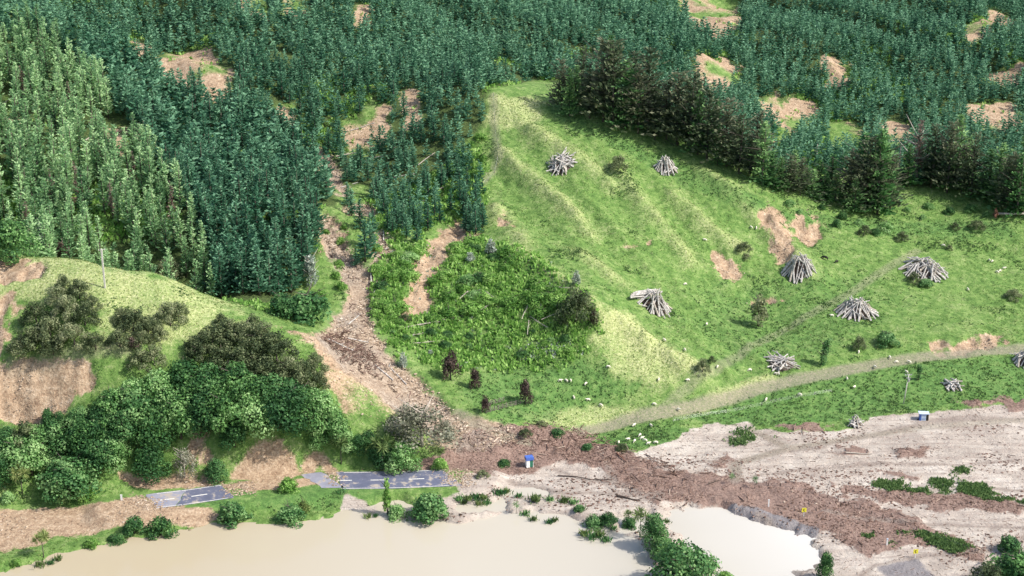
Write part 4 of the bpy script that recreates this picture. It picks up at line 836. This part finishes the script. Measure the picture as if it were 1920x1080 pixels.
# ------------------------------------------------------------------ fences
def fence(pl, step, label, h=1.15, rails=0, mat='fencewood', lean=.03, seed=5, wires=3, r=.07, z_off=0):
    random.seed(seed); wl = world_line(pl, Z); seg = np.hypot(*(wl[1:]-wl[:-1]).T); s = np.concatenate([[0], np.cumsum(seg)]); nn = max(2, int(s[-1]/step))
    nn = min(nn, 95)
    q = np.linspace(0, s[-1], nn+1); X = np.interp(q, s, wl[:, 0]); Y = np.interp(q, s, wl[:, 1]); Zp = lerp_lookup(Z, X, Y)
    o = empty('rail_fence' if rails else 'wire_fence', (X[0], Y[0], Zp[0])); tag(o, label, 'fence')
    pm_ = MB(); pm_.stick((0, 0, -.2), (0, 0, h), r, r*.85, k=6); pmesh = pm_.mesh('post'); pmesh.materials.append(M[mat]); tops = []
    for a, b_, c in zip(X, Y, Zp):
        e = link('post', pmesh, parent=o, loc=(a-X[0], b_-Y[0], c-Zp[0])); e.rotation_euler = (random.gauss(0, lean), random.gauss(0, lean), random.uniform(0, 3)); tops.append((a-X[0], b_-Y[0], c-Zp[0]))
    for k in range(rails or wires):
        m = MB(); hh = h*(k+.6)/((rails or wires)+.1)
        for t0, t1 in zip(tops[:-1], tops[1:]): m.stick((t0[0], t0[1]-.08, t0[2]+hh), (t1[0], t1[1]-.08, t1[2]+hh), .06 if rails else .008, .06 if rails else .008, k=4)
        m.build('rail' if rails else 'wire', M['fencewood'] if rails else M['metal'], o)
    return o
fence([(912,775),(945,765),(978,756),(996,758)], 1.6, 'weathered grey rail fence of the small stock yard between two dark trees', 1.5, 3, r=.12, seed=3)
fence([(915,772),(918,758),(945,752)], 1.6, 'weathered side rail of the stock yard behind the rail fence', 1.4, 3, r=.1, seed=4)
fence([(925,180),(928,240),(936,285),(925,330),(900,352)], 5, 'wire fence with thin posts running down the crest of the grassy ridge', 1.2, r=.08)
fence([(1262,790),(1350,775),(1450,755),(1560,735)], 5, 'wire fence with pale posts crossing the green strip below the farm track', 1.1, r=.07, seed=8)
fence([(1395,905),(1470,912),(1540,928),(1600,950),(1680,982),(1760,1010),(1850,1046)], 3, 'low wire fence buried in debris between the brown slash and the silt flat', .9, mat='darkwood', lean=.25, r=.11, seed=9)
# ------------------------------------------------------------------ road
def asphalt(name, col):
    b = NB(name); g = b.n('ShaderNodeNewGeometry'); nn = b.noise(.35, 5, .7, g.outputs['Position']); n2 = b.noise(3, 3, .6, g.outputs['Position'])
    c = b.ramp(nn, [(.35, col), (.53, tuple(v*1.25 for v in col)), (.60, (.36,.32,.28))]); b.l(c, b.b.inputs['Base Color']); b.b.inputs['Roughness'].default_value = .6; b.bump(n2, .2, .02); return b.m
M['road_d'] = asphalt('dark_asphalt', (.095,.105,.155)); M['road_l'] = asphalt('pale_asphalt', (.21,.215,.265))
rl = road_l
sg = np.hypot(*(rl[1:]-rl[:-1]).T); ss = np.concatenate([[0], np.cumsum(sg)])
def rpt(s, off):
    x_ = np.interp(s, ss, rl[:, 0]); y_ = np.interp(s, ss, rl[:, 1]); d = 1.0
    tx = np.interp(s+d, ss, rl[:, 0])-np.interp(s-d, ss, rl[:, 0]); ty = np.interp(s+d, ss, rl[:, 1])-np.interp(s-d, ss, rl[:, 1]); L = math.hypot(tx, ty) or 1
    return x_-ty/L*off, y_+tx/L*off
def s_of(px_):
    w0 = ground(px_, np.interp(px_, [235,290,355,430,520,600,740,880], [960,951,941,931,922,915,907,904])); return float(np.interp(w0[0], rl[:, 0], ss))
def strip(name, s0, s1, o0, o1, zz, mat, parent=None, jag=0, skew0=0, skew1=0):
    n_ = max(2, int((s1-s0)/1.0)); k_ = max(1, int(abs(o1-o0)/1.0)); v = []
    for j in range(k_+1):
        f = j/k_; off = o0+(o1-o0)*f; a = s0+skew0*(f-.5)+random.uniform(-jag, jag); b_ = s1+skew1*(f-.5)+random.uniform(-jag, jag)
        for i in range(n_+1): x_, y_ = rpt(a+(b_-a)*i/n_, off); v.append((x_, y_, zz))
    f = [[j*(n_+1)+i, j*(n_+1)+i+1, (j+1)*(n_+1)+i+1, (j+1)*(n_+1)+i] for j in range(k_) for i in range(n_)]
    lo = len(v); top = np.array(v)
    return link(name, mesh_np(name, top, np.array(f)), M[mat], parent)
RZ = 1.965; random.seed(4)
r0 = strip('road', s_of(280), s_of(336), -4.1, 4.1, RZ, 'road_l', skew0=-2, skew1=3, jag=.3); tag(r0, kind='structure')
r1 = strip('road', s_of(336), s_of(424), -4.1, 4.1, RZ+.001, 'road_d', skew0=3, skew1=-3, jag=.3); tag(r1, kind='structure')
r2 = strip('road', s_of(582), s_of(622), -4, 4.8, RZ, 'road_l', skew0=-4, skew1=-6, jag=.5); tag(r2, kind='structure')
r3 = strip('road', s_of(634), s_of(848), -4.8, 4.8, RZ, 'road_d', skew0=-2, skew1=-5, jag=.4); tag(r3, kind='structure')
for pr, a, b_ in ((r0, 290, 336), (r1, 338, 420), (r3, 640, 840)):
    for off in ((-3.75, 3.75) if pr is not r3 else (-4.4, 4.4)): strip('edge_line', s_of(a), s_of(b_), off-.09, off+.09, RZ+.006, 'paint', pr)
for pr, c in ((r0, 307), (r1, 370), (r3, 643), (r3, 708), (r3, 780)):
    s = s_of(c); strip('lane_marking', s-2.0, s+2.0, -.16, .16, RZ+.006, 'paint', pr)
# ------------------------------------------------------------------ sheep and cattle
def skin(name, vs, es, rs, mat, sub=2):
    m = bpy.data.meshes.new(name); m.from_pydata(vs, es, []); o = bpy.data.objects.new(name, m); C.objects.link(o)
    md = o.modifiers.new('s', 'SKIN'); md.use_smooth_shade = True; sv = m.skin_vertices[0].data
    for i, r in enumerate(rs): sv[i].radius = r if isinstance(r, tuple) else (r, r)
    sv[0].use_root = True; sb = o.modifiers.new('b', 'SUBSURF'); sb.levels = sub; sb.render_levels = sub
    me = bpy.data.meshes.new_from_object(o.evaluated_get(bpy.context.evaluated_depsgraph_get())); bpy.data.objects.remove(o); me.name = name; me.materials.clear(); me.materials.append(mat); return me
def quad_animal(name, L, H, fat, leg, headdrop, mat):
    v = [(0, 0, H*.68), (L*.32, 0, H*.7), (-L*.30, 0, H*.68), (L*.47, 0, H*(.85-headdrop*.3)), (L*.60, 0, H*(.92-headdrop)), (L*.76, 0, H*(.80-headdrop))]
    e = [(0, 1), (0, 2), (1, 3), (3, 4), (4, 5)]; r = [(fat*1.05, fat), fat*.88, fat*.92, fat*.5, fat*.42, fat*.26]
    for sx, root, kx in ((L*.3, 1, .05), (-L*.3, 2, -.1)):
        for sy in (-1, 1):
            n_ = len(v); v += [(sx, sy*fat*.55, H*.45), (sx+kx*L*(1 if sx > 0 else 1), sy*fat*.6, H*.22), (sx, sy*fat*.6, .02)]; e += [(root, n_), (n_, n_+1), (n_+1, n_+2)]; r += [leg*1.7, leg, leg*.8]
    n_ = len(v); v += [(-L*.5, 0, H*.62), (-L*.54, 0, H*.4)]; e += [(2, n_), (n_, n_+1)]; r += [leg, leg*.6]
    return skin(name, v, e, r, mat, 1)
shp = [quad_animal('sheep', 1.25, .95, .27, .05, d, M['wool']) for d in (.05, .55)]
cow = quad_animal('cow', 2.2, 1.5, .40, .085, .5, M['hide'])
near = [(1050,716),(1062,716),(1070,716),(1098,722),(1103,752),(1126,762),(1076,748),(1190,829),(1203,824),(1210,828),(1220,800),(1235,714),(1178,826),(1140,690),(1246,640),(1160,832),(1188,800),(1230,832),(1272,770),
        (1588,712),(1602,728),(1680,681),(1705,681),(1668,672),(1436,752),(1406,696),(1454,703),(1284,658),(1325,610),(1284,535),(1322,452),(1408,428),(1418,430),(1875,510),(1882,505),(1870,512),(1855,490),(1860,492),(1560,594),(1768,462),(1815,545),
        (1200,818),(1215,834),(1500,742),(1640,690),(1345,690),(1290,715),(1226,760),(1700,700),(1610,662)]
G_S = [('sheep grazing on the small green island strip between the debris and the silt', lambda a, b_: b_ > 790), ('sheep grazing on the slope right of the stock yard', lambda a, b_: a < 1290 and b_ > 630),
       ('sheep grazing beside the gravel farm track', lambda a, b_: b_ > 655), ('sheep scattered over the upper paddock among the log piles', lambda a, b_: True)]
for i, (a, b_) in enumerate(near):
    p = G3(a, b_); o = link('sheep', shp[i % 2], loc=p); o.rotation_euler = (0, 0, i*2.4); o.scale = (.98,)*3
    lb = next(l for l, f in G_S if f(a, b_)); tag(o, 'white '+lb, 'sheep', lb)
for (a, b_, rz, lb) in [(1547,487,2.7,'black cow standing just right of the tent-shaped log pile below the clay slip'),(1568,493,.6,'smaller black cow right of its black neighbour, facing away')]:
    o = link('cow', cow, loc=G3(a, b_)); o.rotation_euler = (0, 0, rz); tag(o, lb, 'cow')
    if a == 1568: o.scale = (.7,)*3
# ------------------------------------------------------------------ loose stuff: debris, rubble, tufts, weeds
def tonemat(name, stops, rough=.85):
    b = NB(name); a = b.attr('tone'); b.l(b.ramp(a.outputs['Fac'], stops), b.b.inputs['Base Color']); b.b.inputs['Roughness'].default_value = rough; b.b.inputs['Specular IOR Level'].default_value = .2; return b.m
M['slash'] = tonemat('slash', [(0, (.05,.03,.02)), (.3, (.16,.10,.08)), (.65, (.26,.18,.145)), (1, (.50,.40,.32))])
M['rubble'] = tonemat('rubble', [(0, (.15,.11,.075)), (.5, (.34,.26,.19)), (1, (.58,.49,.39))])
def scatter(mask, n, tries=40, xr=(-190, 190), yr=(318, 560)):
    ox = []; oy = []; tot = 0
    for _ in range(tries):
        a = rng.uniform(*xr, 60000); b_ = rng.uniform(*yr, 60000); k = (rng.random(60000) < lerp_lookup(mask, a, b_)) & (np.abs(a) < .37*b_+15)
        ox.append(a[k]); oy.append(b_[k]); tot += k.sum()
        if tot >= n: break
    a = np.concatenate(ox)[:n]; b_ = np.concatenate(oy)[:n]; return a, b_, lerp_lookup(Z, a, b_)
def sticks(name, mask, n, Lr, rr, mat, label, tb=(.45, .25), up=.18, **k):
    a, b_, c = scatter(mask, n, **k); n = len(a); th = rng.uniform(0, 6.28, n); L = rng.uniform(*Lr, n)*rng.uniform(.5, 1, n); r_ = rng.uniform(*rr, n)*(.4+.6*L/Lr[1])
    d = unit(np.stack([np.cos(th), np.sin(th), rng.normal(0, up, n)], 1)); s = unit(np.cross(d, [0, 0, 1.0])); t = np.cross(s, d)
    ctr = np.stack([a, b_, c+r_*.6+np.abs(d[:, 2])*L*.3], 1); V_ = []
    for e in (-.5, .5):
        for (p_, q_) in ((1, 0), (0, 1), (-1, 0), (0, -1)): V_.append(ctr+d*(L*e)[:, None]+(s*p_+t*q_)*(r_*(1 if e < 0 else .6))[:, None])
    V_ = np.stack(V_, 1).reshape(-1, 3); base = (np.arange(n)*8)[:, None, None]; fq = np.array([[0,1,5,4],[1,2,6,5],[2,3,7,6],[3,0,4,7],[3,2,1,0],[4,5,6,7]])
    o = link(name, mesh_np(name, V_, (fq[None]+base).reshape(-1, 4), {'tone': np.repeat(np.clip(rng.normal(*tb, n), 0, 1), 8)}), M[mat]); tag(o, label, 'debris', kind='stuff'); return o
def lumps(name, mask, n, sr, mat, label, tb=(.5, .25), sink=.3, zs=.6, **k):
    a, b_, c = scatter(mask, n, **k); n = len(a); s = rng.uniform(*sr, n)*rng.uniform(.4, 1, n)
    oc = np.array([[1,0,0],[0,1,0],[-1,0,0],[0,-1,0],[0,0,1],[0,0,-1],[.7,.7,.3],[-.7,.7,.2],[-.7,-.7,.35],[.7,-.7,.3]]); fc = np.array([[0,6,4],[6,1,4],[1,7,4],[7,2,4],[2,8,4],[8,3,4],[3,9,4],[9,0,4],[6,0,5],[1,6,5],[7,1,5],[2,7,5],[8,2,5],[3,8,5],[9,3,5],[0,9,5]])
    V_ = oc[None]*rng.uniform(.6, 1.3, (n, 10, 3))*s[:, None, None]*[1, 1, zs]+np.stack([a, b_, c+s*zs*(1-sink)*.5], 1)[:, None]
    o = link(name, mesh_np(name, V_.reshape(-1, 3), (fc[None]+(np.arange(n)*10)[:, None, None]).reshape(-1, 3), {'tone': np.repeat(np.clip(rng.normal(*tb, n), 0, 1), 10)}), M[mat]); tag(o, label, 'debris', kind='stuff'); return o
dense_d = pm([(930,790),(1080,800),(1200,850),(1300,885),(1200,900),(1120,870),(1000,850),(900,830)], 8)
sticks('woody_debris', np.clip(debris*sstep(-.25, .35, fbm(GX, GY, 11, 4, 501)), 0, 1), 6500, (.25, 1.4), (.03, .08), 'slash', 'brown woody slash washed over the road and flats')
sticks('large_woody_debris', np.clip(dense_d+debris*.12, 0, 1), 500, (1.5, 4.5), (.08, .2), 'slash', 'tangled branches and trunks heaped where the gully meets the flat', (.4, .28), .3)
lumps('debris_clods', np.clip(debris*.5+dense_d, 0, 1)*sstep(-.3, .3, fbm(GX, GY, 9, 4, 503)), 3500, (.1, .4), 'slash', 'lumps of brown earth and bark among the slash', (.4, .25))
lumps('gully_rubble', np.clip(gully, 0, 1)*(1-W)*sstep(-.2,.4,fbm(GX,GY,8,4,601)), 3500, (.12, .6), 'rubble', 'tan rubble lining the gully bed', (.5, .28))
lumps('slip_rubble', np.clip(un(scars, knoll_d*.5, mudl*.5, mudl2), 0, 1)*sstep(-.1,.4,fbm(GX,GY,8,4,603)), 3500, (.08, .4), 'rubble', 'clay lumps on the slips and banks', (.42, .25))
rm = un(pm([(612,890),(640,895),(645,925),(618,930)], 4), pm([(418,910),(475,905),(480,940),(425,945)], 4), pm([(832,880),(885,885),(880,925),(835,918)], 4), pm([(245,935),(300,945),(312,966),(255,968)], 4))
lumps('road_mud', rm, 1500, (.1, .4), 'rubble', 'mud and clods covering the broken ends of the road', (.45, .2))
gd = np.clip(pm([(600,620),(650,615),(700,660),(760,700),(740,720),(690,700),(640,660)], 6)+gully*.06+pm([(650,560),(705,500),(705,560),(680,620)], 5)*.3, 0, 1)*sstep(-.3,.2,fbm(GX,GY,5,3,605))
sticks('gully_slash', gd, 1500, (.8, 3.5), (.06, .18), 'slash', 'dark branches jammed along the gully', (.3, .25), .3)
sticks('mud_flat_sticks', np.clip(silt*(1-W)*(1-debris)*.9+mudl*.4, 0, 1), 2600, (.3, 1.6), (.04, .1), 'slash', 'small dark sticks strewn over the silt', (.25, .18), .05)
cl = np.clip(silt*(1-W)*sstep(.02, .35, fbm(GX, GY*2.2, 22, 4, 301)), 0, 1)
lumps('silt_clods', cl, 3500, (.12, .5), 'slash', 'dark clods and tufts caught on the silt flat', (.3, .2), zs=.5)
forest_gap = np.clip(forest*(1-gully), 0, 1)
def tufts(name, mask, n, h, w, mat, label, nb=4, **k):
    a, b_, c = scatter(mask, n, **k); n = len(a); a = np.repeat(a, nb)+rng.normal(0, w*1.2, n*nb); b_ = np.repeat(b_, nb)+rng.normal(0, w*1.2, n*nb); hh = np.repeat(rng.uniform(*h, n), nb)*rng.uniform(.6, 1.2, n*nb); tn = np.repeat(rng.normal(.5, .22, n), nb)+rng.normal(0, .1, n*nb)
    c = lerp_lookup(Z, a, b_); N_ = n*nb; d = unit(np.stack([rng.normal(0, .5, N_), rng.normal(0, .5, N_), np.ones(N_)], 1)); sdv = unit(np.cross(d, rng.normal(0, 1, (N_, 3))))*w
    v, q, t = tris_cloud(np.stack([a, b_, c], 1)+d*hh[:, None]*.45, d*hh[:, None]*.5, sdv, np.clip(tn, 0, 1))
    o = link(name, mesh_np(name, v, q, {'tone': t}), M[mat]); tag(o, label, 'grass', kind='stuff'); return o
M['drygrass'] = leafmat('dry_grass', (.22,.26,.09), (.34,.38,.15), (.50,.50,.24), .4)
M['weed'] = leafmat('weeds', (.055,.12,.04), (.11,.20,.065), (.21,.31,.11), .4)
paddock = np.clip(1-forest-silt-debris-gully-scars-W-trk-mudl-mudl2-knoll_d*.7-rw, 0, 1)
tufts('paddock_grass', paddock*(.35+.65*sstep(-.2, .3, fbm(GX, GY, 12, 4, 401))), 26000, (.12, .36), .11, 'grass', 'bright green grass covering the paddocks')
tufts('dry_grass', np.clip(paddock*(dry_m*.9+.12*sstep(0, .4, fbm(GX, GY, 9, 4, 405))), 0, 1), 5000, (.15, .4), .10, 'drygrass', 'pale dry grass on the ribs of the ridge and the knoll')
tufts('weeds', np.clip(paddock*(lush*.22+.5*sstep(.28, .5, fbm(GX, GY, 10, 5, 411))), 0, 1), 7000, (.25, .65), .2, 'weed', 'darker weeds in the damp parts of the paddock')
fl_m = np.clip(un(scrub*.9, forest_gap*.6*sstep(.05, .35, fbm(GX, GY, 30, 3, 421)), pm([(700,380),(900,280),(910,420),(860,400),(760,440),(700,470)], 10), bare*.06), 0, 1)*(1-scars)*(1-bare*.8)*(1-np.clip(gully*1.5, 0, 1))
lumpsn = tufts('undergrowth', fl_m, 38000, (.5, 1.7), .42, 'lime', 'yellow-green undergrowth between the scrub and the young trees', 4, xr=(-300, 300), yr=(400, 800))
slv = pm([(960,650),(1060,640),(1060,665),(970,675)], 6)
tufts('silver_groundcover', np.clip(slv+scrub*.03, 0, 1), 350, (.3, .9), .25, 'silver', 'silvery low growth along the foot of the scrub', 4)
strip_m = np.clip(pm([(1480,880),(1600,905),(1700,905),(1800,898),(1900,925),(2100,940),(2100,955),(1900,940),(1760,928),(1640,918),(1560,905)], 7)+pm([(1690,1000),(1760,1005),(1850,1030),(1780,1040)], 6)+pm([(1620,1002),(1690,1015),(1700,1030),(1640,1022)], 4)
   +pm([(1380,810),(1420,790),(1480,810),(1400,828)], 5)*.3+pm([(1510,885),(1560,880),(1590,895),(1540,900)], 5)*.5+pm([(1780,880),(1830,878),(1840,895),(1800,897)], 5)+pm([(1360,825),(1400,825),(1400,835),(1360,835)], 3)*.5, 0, 1)
tufts('silt_weeds', strip_m*sstep(-.1, .35, fbm(GX, GY, 7, 4, 505)), 3000, (.3, 1.0), .22, 'weed', 'strips of green weeds surviving on the silt flat', 4)

# ------------------------------------------------------------------ labels that single out each plant of a small group
ORD = ['first','second','third','fourth','fifth','sixth','seventh','eighth','ninth','tenth','eleventh','twelfth','thirteenth','fourteenth','fifteenth']
def relabel(group, head, tail, rows):
    it = [(proj(*o.location), o) for o in bpy.context.scene.objects if o.parent is None and o.get('group') == group]
    it.sort(key=lambda t: t[0][1]); n = len(it); k = len(rows)
    for r in range(k):
        row = sorted(it[r*n//k:(r+1)*n//k], key=lambda t: t[0][0])
        for i, (_, o) in enumerate(row):
            if i < len(ORD): o['label'] = '%s, %s from left %s%s' % (head, ORD[i], ('in '+rows[r]+' row ') if rows[r] else '', tail)
relabel('broadleaf trees crowding the slope under the knoll', 'round green tree', 'under the knoll', ['back', 'middle', 'front'])
relabel('old ragged pines of the shelter belt', 'ragged old pine', 'of shelter belt', ['back', 'front'])
relabel('green pines of the shelter belt', 'green pine', 'of the shelter belt', ['back', 'front'])
relabel('tall thin pines right of the dip', 'tall thin pine', 'of the clump right of the dip', [''])
relabel('sparse old pines at the right end of the belt', 'sparse old pine', 'at the right end of the belt', [''])
relabel('low scrubby trees in the dip of the shelter belt', 'low scrubby tree', 'in the dip of the belt', [''])
relabel('dark pines at the foot of the plantation beside the gully', 'dark pine', 'between gully and ridge', ['back', 'front'])
for g in sorted({o.get('group') for o in bpy.context.scene.objects if o.parent is None and o.name.startswith('shrub') and o.get('group')}):
    if 'thicket' in g: relabel(g, 'olive brown shrub', 'of '+g.replace('shrubs of the ', '').split(' on the')[0].split(' under')[0].split(' right')[0], ['back', 'front'])
relabel('bushes on the left bank of the gully', 'green bush', 'on left gully bank', ['upper', 'lower'])
relabel('bushes on the right bank of the gully', 'green bush', 'on right gully bank', ['upper', 'lower'])
relabel('low bushes below the shelter belt', 'low green bush', 'below the shelter belt', [''])
relabel('lime green bushes by the ridge fence', 'lime green bush', 'beside the ridge fence', [''])
relabel('thin grey-brown bushes in the paddock', 'thin grey-brown bush', 'in the upper paddock', [''])
